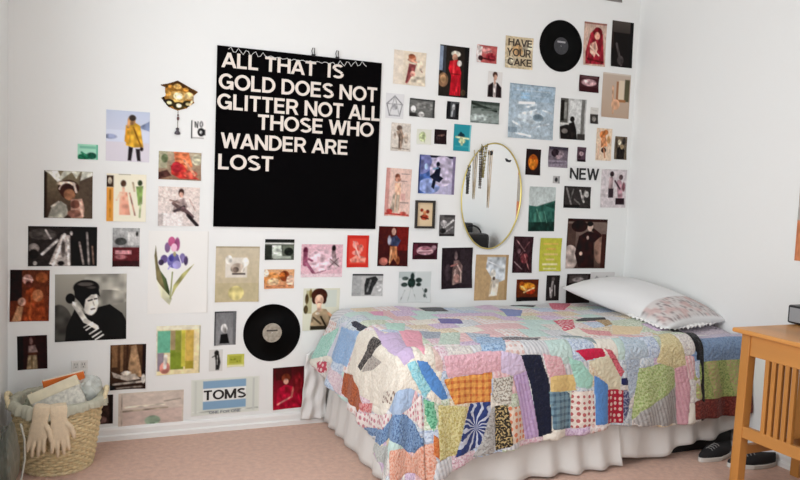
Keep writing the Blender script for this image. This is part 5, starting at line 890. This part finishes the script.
('eye_sketch', 'drawing', 'white paper with two small black eyes and a pencil squiggle, above the pillow', -0.1591, 0.7466, 0.1802, 0.0977, 0.0, [('B', 'd9d6d4'), ('E', 0.3, 0.72, 0.07, 0.12, '1b191a'), ('E', 0.68, 0.7, 0.07, 0.12, '1b191a'), ('L', 0.1, 0.6, 0.25, 0.3, 0.05, '8d8a8a'), ('L', 0.25, 0.3, 0.4, 0.55, 0.05, '8d8a8a'), ('L', 0.5, 0.6, 0.68, 0.3, 0.05, '9a9797'), ('L', 0.68, 0.3, 0.8, 0.5, 0.05, '9a9797')], {}),
('snapshot', 'photo', 'grey photo cut by the top edge of the view, above the dark streak photo', -0.2131, 2.4994, 0.1366, 0.1085, 0.0, [('B', '6d6966'), ('E', 0.5, 0.5, 0.3, 0.3, '9a9592'), ('R', 0, 0.9, 1, 1, '8a8683')], {})
]
# ------------------------------------------------------------------ the pictures on the back wall
M_print = attr_mat('printed_paper', .6, .15)
def srgb_lin(a):
    a = np.clip(a, 0, 255) / 255
    return np.where(a <= .04045, a / 12.92, ((a + .055) / 1.055) ** 2.4)
def noise_grid(u, v, sc, seed):
    r = np.random.RandomState(seed); n = int(1 / sc) + 3; tab = r.rand(n + 2, n + 2) - .5
    x, y = np.clip(u, 0, 1) / sc, np.clip(v, 0, 1) / sc; xi, yi = x.astype(int), y.astype(int); fx, fy = x - xi, y - yi
    fx = fx * fx * (3 - 2 * fx); fy = fy * fy * (3 - 2 * fy)
    return (tab[xi, yi] * (1 - fx) + tab[xi + 1, yi] * fx) * (1 - fy) + (tab[xi, yi + 1] * (1 - fx) + tab[xi + 1, yi + 1] * fx) * fy
def paint(ops, u, v, w, h, cell):
    col = np.zeros(u.shape + (3,)); sm = cell * 1.5
    for nk, op in enumerate(ops):
        k = op[0]
        if k == 'B': col[:] = hx(op[1]); continue
        if k == 'G': col[:] = np.array(hx(op[1])) * (1 - v[..., None]) + np.array(hx(op[2])) * v[..., None]; continue
        if k == 'N':
            n = noise_grid(u, v, op[2], op[3]) + .7 * noise_grid(u, v, op[2] / 2, op[3] + 1) + .5 * noise_grid(u, v, op[2] / 3.3, op[3] + 2)
            col *= (1 + op[1] * .62 * n)[..., None]; continue
        if k == 'E':
            cx, cy, rx, ry = op[1:5]; r = np.sqrt(((u - cx) / rx) ** 2 + ((v - cy) / ry) ** 2); d = (r - 1) * min(rx * w, ry * h)
        elif k == 'R':
            a, b, c, e = op[1:5]; d = np.maximum(np.maximum((a - u) * w, (u - c) * w), np.maximum((b - v) * h, (v - e) * h))
            if a <= 0.001: d = np.maximum(np.maximum(-1, (u - c) * w), np.maximum((b - v) * h, (v - e) * h))
        elif k == 'L':
            a, b, c, e, th = op[1:6]; px, py = (u - a) * w, (v - b) * h; dx, dy = (c - a) * w, (e - b) * h
            t = np.clip((px * dx + py * dy) / (dx * dx + dy * dy + 1e-12), 0, 1); d = np.hypot(px - t * dx, py - t * dy) - th * w / 2
        else:
            pl = op[1]; d = np.full(u.shape, 1e9); ins = np.zeros(u.shape, bool)
            for i in range(len(pl)):
                (xa, ya), (xb, yb) = pl[i - 1], pl[i]; px, py = (u - xa) * w, (v - ya) * h; dx, dy = (xb - xa) * w, (yb - ya) * h
                t = np.clip((px * dx + py * dy) / (dx * dx + dy * dy + 1e-12), 0, 1); d = np.minimum(d, np.hypot(px - t * dx, py - t * dy))
                cnd = ((ya > v) != (yb > v)) & (u < (xb - xa) * (v - ya) / (yb - ya + 1e-12) + xa); ins ^= cnd
            d = np.where(ins, -d, d)
        al = np.clip(.5 - d / sm, 0, 1)[..., None]
        if k in 'EPL': c_ = np.array(hx(op[-1])) * (1 + .55 * noise_grid(u, v, .085, 900 + nk))[..., None]      # mottled like a photographic print
        else: c_ = np.array(hx(op[-1]))
        col = col * (1 - al) + c_ * al
    return np.clip(srgb_lin(col) * 1.06 - .009, .002, .9)
def print_mesh(name, w, h, ops, cell=.0035, thick=.0008, curl=0., seed=0, mask=None):
    nx, ny = max(4, int(round(w / cell))), max(4, int(round(h / cell)))
    U, V = np.meshgrid(np.linspace(0, 1, nx + 1), np.linspace(0, 1, ny + 1), indexing='ij')
    col = paint(ops, U, V, w, h, cell)
    rs = np.random.RandomState(seed); cc = rs.rand(4) * curl
    lift = cc[0] * np.clip(1 - (U + V) * 2.2, 0, 1) ** 1.5 + cc[1] * np.clip(1 - (1 - U + V) * 2.2, 0, 1) ** 1.5 + 1.6 * cc[2] * np.clip(1 - (U + 1 - V) * 2.2, 0, 1) ** 1.5 + 1.6 * cc[3] * np.clip(1 - (2 - U - V) * 2.2, 0, 1) ** 1.5
    X = (U - .5) * w; Z = (.5 - V) * h; Y = -thick - lift
    co = np.stack([X, Y, Z], -1).reshape(-1, 3); c4 = np.concatenate([col, np.ones(col.shape[:2] + (1,))], -1).reshape(-1, 4)
    ix = lambda i, j: i * (ny + 1) + j
    faces = []
    for i in range(nx):
        for j in range(ny):
            if mask is None or in_poly((i + .5) / nx, (j + .5) / ny, mask): faces.append((ix(i, j), ix(i, j + 1), ix(i + 1, j + 1), ix(i + 1, j)))
    co = co.tolist(); c4 = c4.tolist()
    if mask is None:      # paper thickness around the edge
        ring = [(i, 0) for i in range(nx)] + [(nx, j) for j in range(ny)] + [(i, ny) for i in range(nx, 0, -1)] + [(0, j) for j in range(ny, 0, -1)]
        base = len(co)
        for i, j in ring: a = co[ix(i, j)]; co.append([a[0], a[1] + thick * .7, a[2]]); c4.append([.75, .74, .72, 1])
        n = len(ring)
        for k in range(n): faces.append((ix(*ring[k]), ix(*ring[(k + 1) % n]), base + (k + 1) % n, base + k))
    me = bpy.data.meshes.new(name); me.from_pydata(co, [], faces); me.update()
    at = me.attributes.new('Col', 'FLOAT_COLOR', 'POINT'); at.data.foreach_set('color', np.array(c4, dtype=np.float32).ravel())
    return me
ink_cache = {}
def ink(h):
    if h not in ink_cache: ink_cache[h] = mat('ink_' + h, h, .5)
    return ink_cache[h]
GROUPS = {'snapshot': 'small snapshots stuck on the back wall', 'portrait_photo': 'portrait photographs stuck on the back wall', 'fashion_sketch': 'fashion drawings stuck on the back wall', 'botanical_print': 'botanical drawings stuck on the back wall', 'art_card': 'coloured cards stuck on the back wall', 'fashion_photo': 'fashion photographs stuck on the back wall', 'editorial_photo': 'editorial photographs stuck on the back wall', 'dark_photo': 'dark photographs stuck on the back wall', 'landscape_photo': 'landscape photographs stuck on the back wall', 'abstract_print': 'abstract prints stuck on the back wall', 'collage_print': 'collages stuck on the back wall', 'lettered_card': 'lettered cards stuck on the back wall'}
for k, (name, cat, label, x, z, w, h, r, ops, ex) in enumerate(PICTURES):
    fr = ex.get('frame')
    me = print_mesh(name, w, h, ops, cell=.0028 if ex.get('hi') else .0034, curl=0 if fr else .005, seed=k, thick=.0008)
    o = link(name, me, M_print, smooth=False)
    o.location = (x, -.0004, z); o.rotation_euler = (0, -r, 0)
    tag(o, label, cat, GROUPS.get(name))
    if fr:
        f = .012
        obj('frame', bxs((-w / 2, w / 2, -.014, 0, h / 2 - f, h / 2), (-w / 2, w / 2, -.014, 0, -h / 2, -h / 2 + f), (-w / 2, -w / 2 + f, -.014, 0, -h / 2 + f, h / 2 - f), (w / 2 - f, w / 2, -.014, 0, -h / 2 + f, h / 2 - f)), ink(fr), o)
    for (txt, cx, cy, th, c) in ex.get('tx', ()):
        tw = ex.get('tw', .62 if txt == 'TOMS' else .46 if txt == 'ONE FOR ONE' else .86)
        words, full = line_words(txt)
        for wd, pl in words:
            t = link('printed_lettering', word_mesh(pl, full, w * tw, h * th), ink(c), o)
            t.location = ((cx - .5) * w, -.0014 - (.003 if txt in ('HAVE', 'CAKE', 'ONE FOR ONE') else .0005), (.5 - cy) * h)

# black letter poster
lp = empty('letter_poster', (-2.121, 0, 1.484))
tag(lp, 'large black poster with cream capital letters, clipped to the back wall', 'poster')
obj('board', bxs((-.431, .429, -.008, -.0003, -.443, .443)), mat('matt_black_card', '060506', .85, spec=.04), lp)
M_cream = mat('cream_letters', 'e6dcd2', .6)
for txt, xa, xb, zb, hh in (('ALL THAT  IS', -2.528, -1.903, 1.824, .073), ('GOLD DOES NOT', -2.541, -1.713, 1.718, .077), ('GLITTER NOT ALL', -2.546, -1.692, 1.620, .077), ('THOSE WHO', -2.345, -1.724, 1.533, .076), ('WANDER ARE', -2.524, -1.868, 1.431, .076), ('LOST', -2.536, -2.262, 1.326, .076)):
    words, full = line_words(txt)
    for wd, pl in words:
      t = link('word', word_mesh(pl, full, xb - xa, hh, .001), M_cream, lp)
      t.location = ((xa + xb) / 2 + 2.121, -.0086, zb + hh / 2 - 1.484)
for k, (x, z, lb) in enumerate(((-2.069, 1.938, 'small black bulldog clip on the poster top edge, the left one'), (-1.941, 1.938, 'small black bulldog clip on the poster top edge, the right one'))):
    c = empty('bulldog_clip', (x, -.006, z)); tag(c, lb, 'clip', 'clips holding the letter poster')
    obj('jaw', bxs((-.010, .010, -.008, -.0022, -.014, -.004)), M_black, c, bevel=.001)
    bm = bmesh.new(); tube(bm, [(-.006, -.006, -.004), (-.010, -.007, .012), (-.006, -.008, .026), (.004, -.008, .026), (.004, -.007, .012), (.006, -.006, -.004)], .0022, 6); obj('wire_loop', bm, M_black, c)
# fine white thread draped along the poster's top edge
bm = bmesh.new(); random.seed(5)
pts = []
for k in range(60):
    u = k / 59; pts.append((-2.50 + .72 * u, -.0125 - .002 * random.random(), 1.912 - .018 * math.sin(math.pi * u) + .010 * math.sin(k * 1.9) * (1.4 if (u < .25 or u > .75) else .4)))
tube(bm, pts, .0017, 6)
tag(obj('white_thread', bm, mat('white_thread', 'd9d8d6', .7)), 'fine white thread draped in zigzags along the top edge of the black letter poster', 'thread')

# vinyl records
def vinyl_mat():
    m = mat('vinyl', '020202', .32, spec=.08); n = m.node_tree; b = n.nodes['Principled BSDF']
    b.inputs['Anisotropic'].default_value = .85
    tg = n.nodes.new('ShaderNodeTangent'); tg.direction_type = 'RADIAL'; tg.axis = 'Y'; n.links.new(tg.outputs[0], b.inputs['Tangent'])
    tc = n.nodes.new('ShaderNodeTexCoord'); sp = n.nodes.new('ShaderNodeVectorMath'); sp.operation = 'LENGTH'; n.links.new(tc.outputs['Object'], sp.inputs[0])
    mu = n.nodes.new('ShaderNodeMath'); mu.operation = 'MULTIPLY'; mu.inputs[1].default_value = 1800; n.links.new(sp.outputs['Value'], mu.inputs[0])
    sn = n.nodes.new('ShaderNodeMath'); sn.operation = 'SINE'; n.links.new(mu.outputs[0], sn.inputs[0])
    u = n.nodes.new('ShaderNodeBump'); u.inputs['Strength'].default_value = .15; u.inputs['Distance'].default_value = .0005; n.links.new(sn.outputs[0], u.inputs['Height']); n.links.new(u.outputs[0], b.inputs['Normal'])
    return m
M_vinyl = vinyl_mat()
def record(x, z, lcol, lcol2, label):
    bm = bmesh.new(); lathe(bm, [(.003, -.003), (.052, -.003), (.054, -.0022), (.146, -.0022), (.149, -.003), (.150, -.0015), (.149, 0), (.003, 0)], 96, 'y', cap=False)
    o = obj('vinyl_record', bm, M_vinyl, smooth=False); o.location = (x, -.0006, z)
    for p in o.data.polygons: p.use_smooth = abs(p.normal.y) > .5
    tag(o, label, 'record', 'vinyl records stuck on the back wall')
    bm = bmesh.new(); lathe(bm, [(.003, -.0036), (.05, -.0036), (.05, -.003)], 64, 'y', cap=False)
    l = obj('paper_label', bm, mat('label_' + lcol, lcol, .6, noise=.35, nscale=60), o)
    return l
la = record(-2.240, .494, 'a89f90', '', 'black vinyl record with a tan grey label, low on the wall under the letter poster')
bm = bxs((-.030, .028, -.0040, -.0037, .008, .016))
obj('label_print', bm, ink('3a332c'), la)
la = record(-.564, 2.1405, '36363a', '', 'black vinyl record with a dark label, high on the wall near the room corner')
bm = bxs((-.028, .028, -.0040, -.0037, .018, .028))
obj('label_print', bm, ink('a8a8aa'), la)

# gold ornament cut-out with its pendulum
def P01(pts, x0, y0, x1, y1): return [((a - x0) / (x1 - x0), (b - y0) / (y1 - y0)) for a, b in pts]
orn_poly = P01([(60, 100), (110, 88), (165, 65), (225, 95), (285, 125), (258, 150), (262, 195), (215, 232), (165, 248), (110, 228), (70, 178), (94, 165), (92, 112)], 60, 65, 285, 248)
orn_ops = [('B', '9a6a2c'), ('P', [(0, .18), (.46, 0), (1, .33), (.9, .42), (.46, .14), (.1, .3)], '4d3218'), ('E', .46, .2, .1, .09, 'e0b468'), ('E', .28, .22, .06, .05, 'c48a3c'), ('E', .68, .28, .07, .06, 'c48a3c'),
           ('E', .48, .54, .24, .2, 'c9a05c'), ('E', .48, .52, .12, .12, 'efe3b8'), ('E', .48, .52, .05, .05, 'fff4d2'), ('E', .2, .45, .1, .1, 'b98a44'), ('E', .76, .48, .12, .12, 'dcc088'), ('E', .25, .76, .14, .13, '2f2716'), ('E', .25, .76, .07, .06, 'd9cc9c'),
           ('E', .5, .84, .16, .13, '3a301a'), ('E', .5, .83, .07, .07, 'efe6c4'), ('E', .74, .76, .14, .12, '2f2716'), ('E', .74, .76, .06, .05, 'cfc08c'), ('L', .08, .58, .2, .9, .07, '2a2012'), ('L', .9, .5, .8, .8, .06, 'e0c8a0'), ('N', .5, .08, 301)]
om = print_mesh('gold_ornament', .178, .143, orn_ops, cell=.0025, thick=.002, mask=orn_poly)
orn = link('gold_ornament', om, M_print); orn.location = (-2.7275, -.001, 1.669)
sd = orn.modifiers.new('t', 'SOLIDIFY'); sd.thickness = .002; sd.offset = -1
tag(orn, 'ornate gold brown wall ornament with flower rosettes and a hanging pendulum', 'ornament')
bm = bmesh.new(); tube(bm, [(-.003, -.003, -.07), (-.004, -.004, -.135), (-.003, -.003, -.16)], .0012, 6); obj('cord', bm, ink('6b5a40'), orn)
bm = bmesh.new(); ball(bm, (-.003, -.006, -.109), .007, sc=(.8, .5, 1.4)); ball(bm, (-.003, -.005, -.093), .004); obj('bead', bm, ink('5a3030'), orn, smooth=True)
bm = bmesh.new(); lathe(bm, [(.002, .012), (.008, .008), (.006, -.002), (.013, -.012), (.013, -.02), (.002, -.022)], 16, c=(-.005, -.008, -.165)); 
for v in bm.verts: v.co.y = -.008 + (v.co.y + .008) * .5
obj('pendulum', bm, ink('4a444c'), orn, smooth=True)

# wall outlet
ou = empty('wall_outlet', (-3.155, -.0003, .356)); tag(ou, 'white double wall outlet plate above the wicker basket', 'outlet')
M_pl = mat('outlet_plastic', 'e4e1dc', .4)
obj('cover_plate', bxs((-.036, .036, -.006, 0, -.043, .043)), M_pl, ou, bevel=.002)
for sx in (-.016, .016):
    for sz in (-.020, .020):
        f = obj('socket', bxs((sx - .012, sx + .012, -.0075, -.006, sz - .015, sz + .015)), mat('socket_face', 'd5d2cc', .4), ou, bevel=.001)
        obj('slots', bxs((sx - .006, sx - .004, -.0079, -.0074, sz, sz + .009), (sx + .004, sx + .006, -.0079, -.0074, sz, sz + .009), (sx - .002, sx + .002, -.0079, -.0074, sz - .010, sz - .006)), ink('4a4744'), f)

# oval mirror
mi = empty('oval_mirror', (-.985, 0, 1.242)); tag(mi, 'tall oval wall mirror with a thin gold frame, necklaces hung over its upper left edge', 'mirror')
MA, MB_ = .1955, .303; MT = math.radians(1.5)
def mpt(a, k=1., y=-.012):
    x, z = MA * k * math.cos(a), MB_ * k * math.sin(a); return (x * math.cos(MT) + z * math.sin(MT) * .3, y, z + x * .06)
bm = bmesh.new(); tube(bm, [mpt(2 * math.pi * k / 96) for k in range(96)], .0042, 8, closed=True)
obj('gold_frame', bm, mat('pale_gold', 'cdbd74', .35, .85), mi, smooth=True)
bm = bmesh.new(); vs = [bm.verts.new(mpt(2 * math.pi * k / 96, .985, -.0105)) for k in range(96)]; f = bm.faces.new(vs); e = bmesh.ops.extrude_face_region(bm, geom=[f])
for v in [q for q in e['geom'] if isinstance(q, bmesh.types.BMVert)]: v.co.y = -.0008
obj('mirror_glass', bm, mat('silvered_glass', 'f2f4f4', .015, 1.), mi)
def necklace(x, zt, zb, hw, r, colr, label, beads=0, metal=0.):
    m_ = mat('necklace_' + colr, colr, .35, metal, noise=.2, nscale=100)
    pts = []; n = 40
    for k in range(n + 1):
        u = k / n; s = abs(2 * u - 1)      # 1 at the pegs, 0 at the lowest point
        xx = x + (hw * (1 - (1 - s) ** .55)) * (1 if u > .5 else -1) * (1 if s > 0 else 0); zz = zb + (zt - zb) * s ** 1.25
        pts.append((xx, -.0185, zz))
    pts = [(p[0], p[1] - .001 * (i % 2), p[2]) for i, p in enumerate(pts)]
    bm = bmesh.new(); tube(bm, pts, r * (.5 if beads else 1), 6)
    o = obj('necklace', bm, m_, smooth=True)
    if beads:
        bm = bmesh.new(); acc = 0
        for a, b in zip(pts, pts[1:]):
            d = math.dist(a, b); acc += d
            if acc > r * 2.2: ball(bm, b, r, 8); acc = 0
        obj('beads', bm, m_, o, smooth=True)
    tag(o, label, 'necklace', 'necklaces hanging on the oval mirror')
necklace(-1.145, 1.412, 1.250, .008, .0048, '2c2823', 'black beaded necklace, leftmost of those on the oval mirror', 1)
necklace(-1.104, 1.500, 1.222, .013, .0030, 'b3a285', 'tan cord necklace on the mirror, next to the leftmost black beaded one', 0)
necklace(-1.052, 1.535, 1.345, .020, .0052, '8d8048', 'short wide olive gold beaded necklace near the top of the oval mirror', 1)
necklace(-1.066, 1.520, 1.282, .008, .0042, '4c3f33', 'dark brown beaded necklace in the middle of those on the mirror', 1)
necklace(-1.008, 1.505, 1.175, .011, .0026, 'c2ab8c', 'long thin beige necklace, rightmost and lowest hanging on the oval mirror', 0)
bm = bmesh.new(); ball(bm, (-1.006, -.020, 1.488), .010, sc=(1, .5, 1.3)); tag(obj('hair_clip', bm, M_black, smooth=True), 'small black clip at the top of the long beige necklace on the mirror', 'clip', 'clips on the mirror')
bm = bmesh.new(); tube(bm, [(-.905, -.0150, 1.462), (-.893, -.0175, 1.450), (-.880, -.0175, 1.447), (-.872, -.0150, 1.455)], [.003, .006, .006, .003], 8); tag(obj('hair_clip', bm, M_black, smooth=True), 'small black clip stuck on the upper right of the mirror glass', 'clip', 'clips on the mirror')

# narrow hanging at the right edge of the view, on the right wall
hg = print_mesh('wall_hanging', .11, .96, [('B', 'c98a68'), ('R', 0, 0, 1, .12, 'b8643c'), ('R', 0, .12, 1, .2, 'd8b898'), ('R', 0, .2, 1, .42, '6d7470'), ('R', 0, .42, 1, .5, '9c9c94'), ('R', 0, .5, 1, .58, 'c2603c'), ('R', 0, .58, 1, .8, 'a8a49c'), ('R', 0, .8, 1, 1, 'c9825c'), ('N', .3, .06, 401)], cell=.006, thick=.002)
o = link('wall_hanging', hg, M_print); o.location = (-.001, -1.275, 1.482); o.rotation_euler = (0, 0, -math.pi / 2)
tag(o, 'narrow orange and grey wall hanging on the right wall at the edge of the view', 'wall hanging')
